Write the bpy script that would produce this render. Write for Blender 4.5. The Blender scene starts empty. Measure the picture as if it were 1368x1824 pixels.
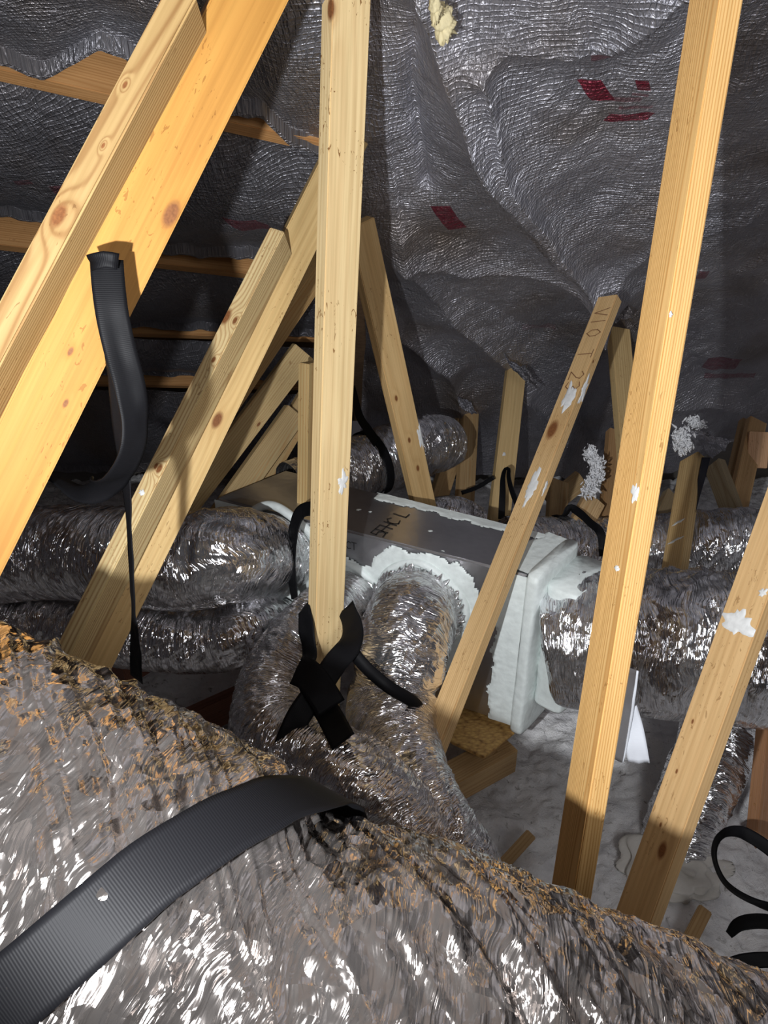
import bpy, bmesh, math
import numpy as np
from mathutils import Vector, Matrix

# ------------------------------------------------------------------ camera, light, world
S = bpy.context.scene
COL = S.collection
FPX, CX, CY = 1370.0, 684.0, 912.0          # focal length and centre in pixels of the 1368x1824 frame
PITCH = math.radians(30)
CAMZ = 2.15                                  # eye height above the loose insulation
CAM = np.array([0.0, 0.0, CAMZ])
cam_d = bpy.data.cameras.new('camera')
cam_d.sensor_fit = 'VERTICAL'; cam_d.sensor_height = 24.0
cam_d.lens = 24.0 * FPX / 1824.0
cam_d.clip_start = 0.02
cam = bpy.data.objects.new('camera', cam_d); COL.objects.link(cam)
cam.location = CAM; cam.rotation_euler = (math.pi/2 - PITCH, 0, 0)
S.camera = cam

def lamp(name, kind, loc, energy, color, size=0.02):
    d = bpy.data.lights.new(name, kind); d.energy = energy; d.color = color
    if kind == 'AREA': d.size = size
    else: d.shadow_soft_size = size
    o = bpy.data.objects.new(name, d); COL.objects.link(o); o.location = loc
    return o
# hand torch held left of and below the phone
torch = lamp('torch_light', 'SPOT', (-0.225, 0.0, CAMZ - 0.15), 135, (0.95, 0.97, 1.0), 0.012)
torch.data.spot_size = math.radians(124); torch.data.spot_blend = 0.8
torch.rotation_euler = (math.radians(90-10), 0, math.radians(-21))
# soft fill lamp added behind the photographer to lift the shadows
fill = lamp('fill_light', 'AREA', (1.0, -1.1, CAMZ + 0.5), 22, (0.97, 0.97, 1.0), 0.9)
fill.rotation_euler = (math.radians(58), 0, math.radians(12))

W = bpy.data.worlds.new('attic_dark'); S.world = W; W.use_nodes = True
W.node_tree.nodes['Background'].inputs[0].default_value = (0.055, 0.05, 0.055, 1)
W.node_tree.nodes['Background'].inputs[1].default_value = 0.5
S.view_settings.view_transform = 'Standard'; S.view_settings.look = 'None'
S.view_settings.exposure = 0.0; S.view_settings.gamma = 1.0
S.view_settings.use_curve_mapping = False

# ------------------------------------------------------------------ helpers
sp, cp = math.sin(PITCH), math.cos(PITCH)
def ray(x, y):
    u = (x-CX)/FPX; v = (CY-y)/FPX
    return np.array([u, cp + v*sp, -sp + v*cp])
def P(x, y, d):
    return CAM + d*ray(x, y)
def on_plane(x, y, p0, n):
    r = ray(x, y); n = np.asarray(n, float)
    return CAM + r * (np.dot(np.asarray(p0) - CAM, n) / np.dot(r, n))
def on_floor(x, y, z=0.0): return on_plane(x, y, (0, 0, z), (0, 0, 1))
def unit(v): v = np.asarray(v, float); return v/np.linalg.norm(v)

RY = [-3.0, 0.0, 2.0, 2.6, 3.2, 3.5, 3.8, 3.95, 4.6]
RZ = [3.735, 1.47, -0.04, -0.49, -0.95, -1.25, -1.72, -2.1, -4.0]
def roof_z(Y): return CAMZ + np.interp(Y, RY, RZ)
def on_roof(x, y, off=0.0):
    r = ray(x, y); lo, hi = 0.3, 7.0
    for _ in range(50):
        m = (lo+hi)/2; p = CAM + r*m
        if p[2] > roof_z(p[1]) + off: hi = m
        else: lo = m
    return CAM + r*lo

def _h(ix, iy, seed):
    n = (ix.astype(np.int64)*374761393 + iy.astype(np.int64)*668265263 + seed*1442695041) & 0x7fffffff
    n = ((n ^ (n >> 13))*1274126177) & 0x7fffffff
    return ((n ^ (n >> 16)) & 0xffff)/65535.0
def vn(x, y, seed=0, per=None):
    x = np.asarray(x, float); y = np.asarray(y, float)
    ix = np.floor(x); iy = np.floor(y); fx = x-ix; fy = y-iy
    fx = fx*fx*(3-2*fx); fy = fy*fy*(3-2*fy)
    ix = ix.astype(np.int64); iy = iy.astype(np.int64)
    i1 = iy+1
    if per: iy = iy % per; i1 = i1 % per
    a = _h(ix, iy, seed); b = _h(ix+1, iy, seed); c = _h(ix, i1, seed); d = _h(ix+1, i1, seed)
    return (a*(1-fx)+b*fx)*(1-fy) + (c*(1-fx)+d*fx)*fy*1.0
def fbm(x, y, seed=0, o=4):
    r = 0; a = 0.5
    for k in range(o):
        r = r + a*(vn(x*2**k, y*2**k, seed+k*17)-0.5); a *= 0.5
    return r
def ridge(x, y, seed=0, per=None):
    return 1 - 2*np.abs(vn(x, y, seed, per)-0.5)*1.0

def mesh_obj(name, V, F, mat, parent=None, smooth=True, uv=None, attr=None):
    me = bpy.data.meshes.new(name)
    V = np.asarray(V, float)
    if isinstance(F, np.ndarray) and F.ndim == 2:
        n, k = F.shape
        me.vertices.add(len(V)); me.vertices.foreach_set('co', V.astype(np.float32).ravel())
        me.loops.add(n*k); me.loops.foreach_set('vertex_index', F.astype(np.int32).ravel())
        me.polygons.add(n); me.polygons.foreach_set('loop_start', np.arange(0, n*k, k, dtype=np.int32))
        me.polygons.foreach_set('loop_total', np.full(n, k, dtype=np.int32))
        me.update(calc_edges=True)
    else:
        me.from_pydata([tuple(v) for v in V], [], [tuple(int(i) for i in f) for f in F])
    if uv is not None:
        l = me.uv_layers.new(name='UVMap')
        vi = np.empty(len(me.loops), dtype=np.int32); me.loops.foreach_get('vertex_index', vi)
        l.data.foreach_set('uv', np.asarray(uv, dtype=np.float32)[vi].ravel())
    me.polygons.foreach_set('use_smooth', np.full(len(me.polygons), smooth))
    me.validate(); me.update()
    me.materials.append(mat)
    o = bpy.data.objects.new(name, me); COL.objects.link(o)
    if parent is not None: o.parent = parent
    return o
def tag(o, label, cat=None, group=None, kind=None):
    if label: o['label'] = label
    if cat: o['category'] = cat
    if group: o['group'] = group
    if kind: o['kind'] = kind
    return o
def root(name, loc, label, cat, group=None):
    o = bpy.data.objects.new(name, None); COL.objects.link(o); o.location = loc
    o.empty_display_size = 0.05
    return tag(o, label, cat, group)
def grid_faces(nu, nv, closed=False):
    i = np.arange(nu-1)[:, None]; j = np.arange(nv if closed else nv-1)[None, :]
    j2 = (j+1) % nv
    f = np.stack([i*nv+j + 0*j2, (i+1)*nv+j + 0*j2, (i+1)*nv+j2 + 0*j, i*nv+j2 + 0*j], -1)
    return f.reshape(-1, 4)
def attach(o, r):
    """parent o (built in world space) to root r without moving it"""
    o.parent = r; o.matrix_parent_inverse = Matrix.Translation(-Vector(r.location))
    return o

# ------------------------------------------------------------------ materials
class NT:
    def __init__(s, name):
        s.m = bpy.data.materials.new(name); s.m.use_nodes = True
        s.t = s.m.node_tree; s.b = s.t.nodes['Principled BSDF']
    def n(s, kind, **kw):
        nd = s.t.nodes.new(kind)
        for k, v in kw.items():
            if k.startswith('i_'):
                nd.inputs[k[2:].replace('_', ' ')].default_value = v
            else: setattr(nd, k, v)
        return nd
    def l(s, a, b): s.t.links.new(a, b)
    def setv(s, sock, v):
        if hasattr(v, 'is_output') or hasattr(v, 'links'): s.l(v, sock)
        else: sock.default_value = v
    def math(s, op, a, b=0.0, c=0.0, clamp=False):
        nd = s.n('ShaderNodeMath', operation=op); nd.use_clamp = clamp
        s.setv(nd.inputs[0], a); s.setv(nd.inputs[1], b); s.setv(nd.inputs[2], c)
        return nd.outputs[0]
    def vmath(s, op, a, b=(0, 0, 0)):
        nd = s.n('ShaderNodeVectorMath', operation=op)
        s.setv(nd.inputs[0], a); s.setv(nd.inputs[1], b)
        return nd.outputs['Value'] if op in ('LENGTH', 'DISTANCE', 'DOT_PRODUCT') else nd.outputs[0]
    def mapping(s, vec, scale=(1, 1, 1), rot=(0, 0, 0), loc=(0, 0, 0)):
        nd = s.n('ShaderNodeMapping'); s.l(vec, nd.inputs[0])
        nd.inputs['Scale'].default_value = scale; nd.inputs['Rotation'].default_value = rot
        nd.inputs['Location'].default_value = loc
        return nd.outputs[0]
    def noise(s, vec, scale, detail=3, rough=0.5, dist=0.0):
        nd = s.n('ShaderNodeTexNoise'); s.l(vec, nd.inputs['Vector'])
        nd.inputs['Scale'].default_value = scale; nd.inputs['Detail'].default_value = detail
        nd.inputs['Roughness'].default_value = rough; nd.inputs['Distortion'].default_value = dist
        return nd
    def voro(s, vec, scale, feature='F1'):
        nd = s.n('ShaderNodeTexVoronoi', feature=feature); s.l(vec, nd.inputs['Vector'])
        nd.inputs['Scale'].default_value = scale
        return nd
    def ramp(s, fac, stops):
        nd = s.n('ShaderNodeValToRGB'); s.setv(nd.inputs[0], fac)
        e = nd.color_ramp.elements
        while len(e) < len(stops): e.new(0.5)
        for el, (p, c) in zip(e, stops):
            el.position = p; el.color = (c[0], c[1], c[2], 1) if len(c) == 3 else c
        return nd.outputs[0]
    def mix(s, fac, a, b, mode='MIX'):
        nd = s.n('ShaderNodeMix', data_type='RGBA', blend_type=mode)
        s.setv(nd.inputs[0], fac)
        s.setv(nd.inputs[6], a if not isinstance(a, tuple) else (*a[:3], 1))
        s.setv(nd.inputs[7], b if not isinstance(b, tuple) else (*b[:3], 1))
        return nd.outputs[2]
    def bump(s, h, strength, dist, normal=None):
        nd = s.n('ShaderNodeBump'); s.setv(nd.inputs['Height'], h)
        nd.inputs['Strength'].default_value = strength; nd.inputs['Distance'].default_value = dist
        if normal is not None: s.l(normal, nd.inputs['Normal'])
        return nd.outputs[0]
    def out(s, **kw):
        for k, v in kw.items():
            k = k.replace('_', ' ')
            s.setv(s.b.inputs[k], v if not isinstance(v, tuple) or len(v) == 4 else (*v, 1))
        return s.m

def simple(name, col, rough=0.6, metal=0.0, bump_s=0.0, scale=60):
    t = NT(name); tc = t.n('ShaderNodeTexCoord').outputs['Object']
    n = t.noise(tc, scale, 4)
    c = t.mix(0.5, col, tuple(x*0.75 for x in col)); 
    mx = t.mix(n.outputs[0], tuple(x*0.8 for x in col), tuple(min(1, x*1.15) for x in col))
    t.out(Base_Color=mx, Roughness=rough, Metallic=metal)
    if bump_s: t.l(t.bump(n.outputs[0], bump_s, 0.004), t.b.inputs['Normal'])
    return t.m

_wood_n = [0]
def wood(light=(0.72, 0.43, 0.13), dark=(0.42, 0.17, 0.03), freq=230, knots=(), scuff=0.5, seed=None, contrast=0.8):
    """pine with grain running along the board's own long axis"""
    light = (light[0]*0.98, light[1]*1.05, light[2]+0.055)
    _wood_n[0] += 1; sd = seed if seed is not None else _wood_n[0]
    t = NT('pine_wood'); tc = t.n('ShaderNodeTexCoord').outputs['Object']
    ang = sd*1.7
    off = t.vmath('ADD', tc, (0.055*math.cos(ang), 0.055*math.sin(ang), sd*1.31))
    warp = t.noise(t.mapping(off, (5, 5, 0.9)), 1.0, 2)
    fine = t.noise(t.mapping(off, (160, 160, 4)), 1.0, 3)
    sep = t.n('ShaderNodeSeparateXYZ'); t.l(off, sep.inputs[0])
    r = t.math('SQRT', t.math('ADD', t.math('MULTIPLY', sep.outputs[0], sep.outputs[0]),
                              t.math('MULTIPLY', sep.outputs[1], sep.outputs[1])))
    r = t.math('ADD', r, t.math('MULTIPLY', warp.outputs[0], 0.035))
    kd = None
    for (kx, ky, kz, kr) in knots:
        d = t.vmath('LENGTH', t.vmath('MULTIPLY', t.vmath('SUBTRACT', tc, (kx, ky, kz)), (1, 1, 0.5)))
        d = t.math('DIVIDE', d, kr)
        f = t.math('EXPONENT', t.math('MULTIPLY', t.math('MULTIPLY', d, d), -0.30))
        r = t.math('ADD', r, t.math('MULTIPLY', f, 0.012))
        kd = d if kd is None else t.math('MINIMUM', kd, d)
    s_ = t.math('SINE', t.math('ADD', t.math('MULTIPLY', r, freq*6.283/1.0), t.math('MULTIPLY', fine.outputs[0], 1.6)))
    g = t.math('MULTIPLY_ADD', s_, 0.5, 0.5)
    g = t.math('POWER', g, 1.6)
    mid = tuple(a*0.35+b*0.65 for a, b in zip(light, dark))
    g2 = t.math('MULTIPLY', g, contrast)
    c = t.ramp(g2, [(0.0, light), (0.55, tuple(a*0.8+b*0.2 for a, b in zip(light, dark))), (1.0, mid)])
    big = t.noise(t.mapping(off, (6, 6, 1.6)), 2.0, 3)
    c = t.mix(t.math('MULTIPLY', t.math('SUBTRACT', big.outputs[0], 0.35, clamp=True), 0.9), c,
              tuple(x*0.72 for x in light), 'MIX')
    f2 = t.ramp(fine.outputs[0], [(0.35, (0.86, 0.84, 0.8)), (0.6, (1, 1, 1))])
    c = t.mix(1.0, c, f2, 'MULTIPLY')
    # scuffs: short dark nicks
    w = t.noise(t.mapping(off, (110, 110, 38), rot=(0.3, 0.2, 0.5)), 1.0, 2, 0.7, 1.2)
    area = t.noise(off, 5.5, 1)
    m = t.math('MULTIPLY', t.math('GREATER_THAN', w.outputs[0], 0.65), t.math('GREATER_THAN', area.outputs[0], 0.53))
    c = t.mix(t.math('MULTIPLY', m, scuff), c, tuple(x*0.5 for x in dark))
    if kd is not None:
        kr_ = t.ramp(kd, [(0.0, (1, 1, 1)), (0.55, (1, 1, 1)), (1.0, (0, 0, 0))])
        kw = t.noise(tc, 300, 3)
        kc = t.mix(kw.outputs[0], (0.10, 0.035, 0.012), (0.30, 0.12, 0.04))
        halo = t.math('EXPONENT', t.math('MULTIPLY', kd, -1.1))
        c = t.mix(t.math('MULTIPLY', halo, 0.55), c, dark)
        c = t.mix(kr_, c, kc)
    t.out(Base_Color=c, Roughness=0.62)
    t.b.inputs['Specular IOR Level'].default_value = 0.3
    t.l(t.bump(g, 0.25, 0.0006, t.bump(fine.outputs[0], 0.25, 0.0008)), t.b.inputs['Normal'])
    return t.m

def foil(name, col=(0.80, 0.80, 0.82), rough=0.2, skew=0.25, crumple=1.0, along=38.0, around=5.0, fine=1.0, facet=0.3, fs=1.0):
    """crumpled metallised duct jacket; UV = metres around, metres along"""
    t = NT(name); uv = t.n('ShaderNodeTexCoord').outputs['UV']
    rot = (0, 0, skew)
    dn = t.noise(uv, 9.0, 2)
    uvd = t.vmath('ADD', uv, t.vmath('MULTIPLY', t.vmath('SUBTRACT', dn.outputs['Color'], (0.5, 0.5, 0.5)), (0.05, 0.05, 0)))
    a = t.mapping(uvd, (around, along, 1), rot)
    n1 = t.noise(a, 1.6, 2, 0.5, 0.6)
    r1 = t.math('ABSOLUTE', t.math('SUBTRACT', n1.outputs[0], 0.5))
    n2 = t.noise(t.mapping(uvd, (around*2.6, along*2.4, 1), (0, 0, skew*1.6)), 1.8, 2, 0.5, 0.4)
    r2 = t.math('ABSOLUTE', t.math('SUBTRACT', n2.outputs[0], 0.5))
    v1 = t.voro(t.mapping(uvd, (13, 50, 1), rot), 1.0)
    v2 = t.voro(t.mapping(uvd, (34, 170, 1), (0, 0, skew*2)), 1.0)
    h = t.math('ADD', t.math('MULTIPLY', r1, 2.4), t.math('MULTIPLY', r2, 1.0*fine))
    h = t.math('ADD', h, t.math('MULTIPLY', v1.outputs['Distance'], 0.7))
    h = t.math('ADD', h, t.math('MULTIPLY', v2.outputs['Distance'], 0.12*fine))
    # flat creased facets, each tilted its own way
    vf = t.voro(t.mapping(uvd, (48*fs, 62*fs, 1), rot), 1.0)
    vg = t.voro(t.mapping(uvd, (17*fs, 30*fs, 1), (0, 0, -skew)), 1.0)
    tilt = t.vmath('ADD', t.vmath('SUBTRACT', vf.outputs['Color'], (0.5, 0.5, 0.5)), t.vmath('SUBTRACT', vg.outputs['Color'], (0.5, 0.5, 0.5)))
    geo = t.n('ShaderNodeNewGeometry').outputs['Normal']
    nf = t.vmath('NORMALIZE', t.vmath('ADD', geo, t.vmath('MULTIPLY', tilt, (facet, facet, facet))))
    nb = t.bump(h, 1.0*crumple, 0.008, nf)
    t.out(Base_Color=col, Roughness=rough, Metallic=0.95)
    t.l(nb, t.b.inputs['Normal'])
    return t.m

def barrier_mat(name, prints=(), tone_k=1.0):
    """perforated metallised roof membrane; UV = metres on the roof slope"""
    t = NT(name); uv = t.n('ShaderNodeTexCoord').outputs['UV']
    dn = t.noise(uv, 4.0, 3)
    uvd = t.vmath('ADD', uv, t.vmath('MULTIPLY', t.vmath('SUBTRACT', dn.outputs['Color'], (0.5, 0.5, 0.5)), (0.10, 0.10, 0)))
    weave = t.voro(t.mapping(uvd, (85, 60, 1), (0, 0, 0.2)), 1.0, 'F1')
    cr = t.noise(t.mapping(uvd, (26, 9, 1), (0, 0, 0.6)), 3.0, 4, 0.6, 0.8)
    r1 = t.math('ABSOLUTE', t.math('SUBTRACT', cr.outputs[0], 0.5))
    wr = t.noise(t.mapping(uvd, (3, 9, 1), (0, 0, -0.7)), 2.0, 3, 0.55, 1.0)
    r2 = t.math('ABSOLUTE', t.math('SUBTRACT', wr.outputs[0], 0.5))
    h = t.math('ADD', t.math('MULTIPLY', weave.outputs['Distance'], 0.6), t.math('MULTIPLY', r1, 2.0))
    h = t.math('ADD', h, t.math('MULTIPLY', r2, 2.2))
    sg = t.n('ShaderNodeSeparateXYZ'); t.l(t.mapping(uvd, (560, 560, 1), (0, 0, 0.12)), sg.inputs[0])
    gx = t.math('POWER', t.math('ABSOLUTE', t.math('COSINE', t.math('MULTIPLY', sg.outputs[0], 0.5))), 10)
    gy = t.math('POWER', t.math('ABSOLUTE', t.math('COSINE', t.math('MULTIPLY', sg.outputs[1], 0.5))), 10)
    h = t.math('SUBTRACT', h, t.math('MULTIPLY', t.math('MAXIMUM', gx, gy), 0.30))
    tone = t.noise(uv, 1.6, 4)
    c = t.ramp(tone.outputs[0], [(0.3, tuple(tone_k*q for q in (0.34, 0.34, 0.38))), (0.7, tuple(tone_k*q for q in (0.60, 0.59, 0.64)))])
    br = t.noise(t.mapping(uv, (1, 1, 1), loc=(3, 1, 0)), 2.3, 3)
    c = t.mix(t.math('MULTIPLY', t.math('SUBTRACT', br.outputs[0], 0.5, clamp=True), 3.5, clamp=True), c, (0.27, 0.21, 0.16))
    # red printing seen through the film
    sep = t.n('ShaderNodeSeparateXYZ')
    t.l(uv, sep.inputs[0]); ux, uy = sep.outputs[0], sep.outputs[1]
    grime = t.noise(uvd, 60, 3)
    for (px, py, w, hh, sk, st) in prints:
        dy = t.math('SUBTRACT', uy, py); dx = t.math('SUBTRACT', t.math('SUBTRACT', ux, px), t.math('MULTIPLY', dy, sk))
        m = t.math('MULTIPLY', t.math('LESS_THAN', t.math('ABSOLUTE', dx), w/2), t.math('LESS_THAN', t.math('ABSOLUTE', dy), hh/2))
        m = t.math('MULTIPLY', m, t.math('MULTIPLY_ADD', grime.outputs[0], 0.8, st-0.4, clamp=True))
        c = t.mix(m, c, (0.30, 0.04, 0.07))
    t.out(Base_Color=c, Roughness=0.36, Metallic=0.72)
    t.l(t.bump(h, 0.85, 0.008), t.b.inputs['Normal'])
    return t.m

def strap_mat(name, col=(0.005, 0.005, 0.006), rough=0.55):
    t = NT(name); uv = t.n('ShaderNodeTexCoord').outputs['UV']
    sep = t.n('ShaderNodeSeparateXYZ'); t.l(uv, sep.inputs[0])
    a = t.math('SINE', t.math('MULTIPLY', sep.outputs[1], 2600)); b = t.noise(uv, 260, 2).outputs[0]
    h = t.math('ADD', a, t.math('MULTIPLY', b, 0.6))
    t.out(Base_Color=col, Roughness=rough)
    t.b.inputs['Specular IOR Level'].default_value = 0.12
    t.l(t.bump(h, 0.16, 0.0004), t.b.inputs['Normal'])
    return t.m

M_foil_big = foil('duct_foil_large', (0.60, 0.55, 0.52), 0.12, 0.22, 0.6, 30, 3.2, 0.7, 0.62)
M_foil = foil('duct_foil', (0.84, 0.84, 0.86), 0.12, 0.12, 0.8, 48, 2.6, 0.8, 0.35, 1.3)
M_foil_s = foil('duct_foil_sleeve', (0.84, 0.83, 0.84), 0.12, -0.18, 0.8, 56, 3.6, 0.8, 0.35, 1.4)
M_strap = strap_mat('black_webbing')
M_white_strap = strap_mat('white_webbing', (0.50, 0.52, 0.56), 0.7)
M_mastic = simple('white_mastic', (0.78, 0.84, 0.82), 0.5, 0, 0.5, 45)
M_paint = simple('dried_mastic', (0.72, 0.73, 0.72), 0.6, 0, 0.3, 80)

# ------------------------------------------------------------------ builders
def box_mesh(name, wx, wy, z0, z1, mat, M, parent=None, bevel=0.0025, cuts=0, notch=0):
    bm = bmesh.new()
    r = bmesh.ops.create_cube(bm, size=1.0)
    for v in bm.verts:
        v.co = Vector((v.co.x*wx, v.co.y*wy, z0 if v.co.z < 0 else z1))
    bmesh.ops.bevel(bm, geom=list(bm.edges), offset=bevel, segments=2, affect='EDGES')
    me = bpy.data.meshes.new(name); bm.to_mesh(me); bm.free()
    for p in me.polygons: p.use_smooth = False
    me.materials.append(mat)
    o = bpy.data.objects.new(name, me); COL.objects.link(o)
    o.matrix_world = M
    return o

BEAM = {}
def beam(key, name, label, cat, y1, e1, y2, e2, wide='R', d1=None, d2=None, phi=None, ext1=0.0, ext2=0.0,
         mat=None, group=None, W_=0.089, T_=0.038, knots=(), **wk):
    """a 2x4 seen by its nearest arris: e = (left edge, arris, right edge) in pixels at height y"""
    wL, wR = (W_, T_) if wide == 'L' else (T_, W_)
    c1 = (e1[0]+e1[2])/2; c2 = (e2[0]+e2[2])/2
    fac = abs(y2-y1)/math.hypot(c2-c1, y2-y1)
    def phs(e):
        pl = max(1e-3, (e[1]-e[0])*fac); pr = max(0.5, (e[2]-e[1])*fac)
        return pl, pr, math.atan2(wL*pr, wR*pl)
    l1, r1, f1 = phs(e1); l2, r2, f2 = phs(e2)
    f = (f1+f2)/2 if phi is None else math.radians(phi)
    vis = wL*math.cos(f)+wR*math.sin(f)
    if d1 is None: d1 = FPX*vis/(l1+r1)
    if d2 is None: d2 = FPX*vis/(l2+r2)
    k = wL*math.cos(f)/vis
    A = P(e1[0]+(e1[2]-e1[0])*k, y1, d1); B = P(e2[0]+(e2[2]-e2[0])*k, y2, d2)
    ax = unit(A-B)                                  # points up the board
    mid = (A+B)/2; V = unit(mid-CAM)
    fr = -unit(V - np.dot(V, ax)*ax)
    rt = np.cross(ax, -fr); rt = rt if rt[0] > 0 else -rt
    dl = -rt*math.cos(f) - fr*math.sin(f)
    dr = rt*math.sin(f) - fr*math.cos(f)
    L = np.linalg.norm(A-B)
    if ext2 == 'F': 
        ext2 = max(0.0, (B[2]+0.04)/ax[2]) if ax[2] > 0.05 else 0
    C = mid + dl*wL/2 + dr*wR/2
    x = dl; y = dr; z = ax
    if np.dot(np.cross(x, y), z) < 0: x = -x; sx = -1
    else: sx = 1
    M = Matrix(((x[0], y[0], z[0], C[0]), (x[1], y[1], z[1], C[1]), (x[2], y[2], z[2], C[2]), (0, 0, 0, 1)))
    # knots given as (face, offset across 0..1, pixel y, radius)
    kk = []
    for (fc, t_, py, rad) in knots:
        s = (y1-py)/(y2-y1)                          # param along the arris in image
        tt = (py-y1)/(y2-y1); i1, i2 = 1/d1, 1/d2
        dd = 1/(i1+(i2-i1)*tt); w = tt*dd/d2         # perspective correct
        zc = L/2 - L*w
        if fc == 'L': loc = (sx*(-wL/2 + t_*wL), -wR/2, zc)
        else: loc = (sx*(-wL/2), -wR/2 + t_*wR, zc)
        kk.append((loc[0], loc[1], zc, rad))
    if mat is None: mat = wood(knots=kk, **wk)
    o = box_mesh(name, wL, wR, -L/2-ext2, L/2+ext1, mat, M)
    tag(o, label, cat, group)
    BEAM[key] = dict(o=o, M=M, L=L, wL=wL, wR=wR, sx=sx, y1=y1, y2=y2, d1=d1, d2=d2)
    print('BEAM %-4s phi %.0f d1 %.2f d2 %.2f top z %.2f bottom z %.2f' % (key, math.degrees(f), d1, d2, A[2], B[2]))
    return o
def beam_local(key, face, across, py, lift=0.0005):
    b = BEAM[key]; tt = (py-b['y1'])/(b['y2']-b['y1']); dd = 1/(1/b['d1']+(1/b['d2']-1/b['d1'])*tt)
    zc = b['L']/2 - b['L']*tt*dd/b['d2']
    if face == 'L': return Vector((b['sx']*(-b['wL']/2+across*b['wL']), -b['wR']/2-lift, zc))
    return Vector((-b['sx']*(b['wL']/2+lift), -b['wR']/2+across*b['wR'], zc))
def smear(key, face, across, py, w, h, seed, mat=None, name='mastic_smear', label='white dried mastic smear'):
    """a thin blob of dried mastic on a board face"""
    n = 40; c = beam_local(key, face, across, py)
    U = Vector((1, 0, 0)) if face == 'L' else Vector((0, 1, 0)); Z = Vector((0, 0, 1))
    N = Vector((0, -1, 0)) if face == 'L' else Vector((-BEAM[key]['sx'], 0, 0))
    th = np.linspace(0, 2*np.pi, n, endpoint=False)
    rr = 1 + 0.9*(vn(np.cos(th)*2.2+5, np.sin(th)*2.2+9, seed)-0.5) + 0.5*(vn(np.cos(th)*6+5, np.sin(th)*6+9, seed+3)-0.5)
    b = BEAM[key]; half = (b['wL'] if face == 'L' else b['wR'])/2
    V = [c + N*0.0022]; 
    for r_, lift in ((0.55, 0.002), (0.9, 0.0012), (1.0, 0.0)):
        for t_, q in zip(th, rr):
            p = c + U*(math.cos(t_)*q*w/2*r_) + Z*(math.sin(t_)*q*h/2*r_) + N*lift
            if face == 'L': p.x = max(-half, min(half, p.x))
            else: p.y = max(-half, min(half, p.y))
            V.append(p)
    F = [(0, 1+i, 1+(i+1) % n) for i in range(n)]
    for k in range(2):
        F += [(1+k*n+i, 1+(k+1)*n+i, 1+(k+1)*n+(i+1) % n, 1+k*n+(i+1) % n) for i in range(n)]
    me_o = mesh_obj(name, [tuple(v) for v in V], F, mat or M_paint)
    me_o.parent = b['o']; me_o['label'] = label
    return me_o

def spline(pts, ds):
    pts = [np.asarray(p, float) for p in pts]
    pts = [2*pts[0]-pts[1]] + pts + [2*pts[-1]-pts[-2]]
    out = []
    for i in range(1, len(pts)-2):
        p0, p1, p2, p3 = pts[i-1], pts[i], pts[i+1], pts[i+2]
        n = max(2, int(np.linalg.norm((p2-p1)[:3])/ds))
        for k in range(n):
            t = k/n
            out.append(0.5*((2*p1)+(-p0+p2)*t+(2*p0-5*p1+4*p2-p3)*t*t+(-p0+3*p1-3*p2+p3)*t**3))
    out.append(pts[-2])
    return np.array(out)

def tube(name, pts, mat, ds=0.006, nth=160, amp=0.006, seed=1, flat_under=0.0, pleat=0.028, skew=1.2,
         cap=True, rib=0.0, rib_pitch=0.045, parent=None, waist=()):
    """flexible duct: pts = rows of (x, y, z, radius) in the world"""
    C = spline(pts, ds); n = len(C); R = C[:, 3].copy(); C = C[:, :3]
    T = np.gradient(C, axis=0); T /= np.linalg.norm(T, axis=1)[:, None]
    s = np.concatenate([[0], np.cumsum(np.linalg.norm(np.diff(C, axis=0), axis=1))])
    up = np.array([0, 0, 1.0])
    if abs(T[0][2]) > 0.9: up = np.array([0, 1.0, 0])
    N = np.zeros_like(T); N[0] = unit(up - np.dot(up, T[0])*T[0])
    for i in range(1, n):
        N[i] = unit(N[i-1] - np.dot(N[i-1], T[i])*T[i])
    B = np.cross(T, N)
    for (sp_, w, a) in waist: R *= 1 - a*np.exp(-((s-sp_)/w)**2)
    th = np.linspace(np.pi, 3*np.pi, nth+1)
    SS, TH = np.meshgrid(s, th, indexing='ij'); rm = R.mean()
    circ = TH*rm
    per1 = max(4, int(2*np.pi*rm/0.15)); per2 = max(6, int(2*np.pi*rm/0.09)); per3 = max(12, int(2*np.pi*rm/0.05))
    k = TH/(2*np.pi)
    tw = skew*0.08*np.sin(TH+seed)
    wob = (vn(SS/0.13, k*per1, seed, per1)-0.5)*0.03
    h = 1.0*(ridge((SS+tw+wob)/pleat, k*per1, seed+1, per1)-0.5)
    h += 0.6*(ridge((SS+tw*1.6+wob)/(pleat*0.5), k*per2, seed+2, per2)-0.5)
    h += 0.28*(ridge((SS-tw)/(pleat*0.3), k*per3, seed+3, per3)-0.5)
    h += 0.9*(vn(SS/0.11, k*per1, seed+4, per1)-0.5)
    if rib: h += rib*np.cos(2*np.pi*SS/rib_pitch+k*2*np.pi)
    dirs = np.cos(TH)[..., None]*N[:, None, :] + np.sin(TH)[..., None]*B[:, None, :]
    amp_l = amp*np.ones_like(SS)
    if flat_under: amp_l = amp*(1-flat_under*np.clip(0.2-dirs[..., 2]*1.6, 0, 1))
    rad = R[:, None] + h*amp_l
    V = C[:, None, :] + dirs*rad[..., None]
    V[:, -1] = V[:, 0]
    F = grid_faces(n, nth+1)
    uv = np.stack([TH*rm, SS], -1).reshape(-1, 2)
    V = V.reshape(-1, 3)
    o = mesh_obj(name, V, F, mat, uv=uv)
    return o

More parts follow.
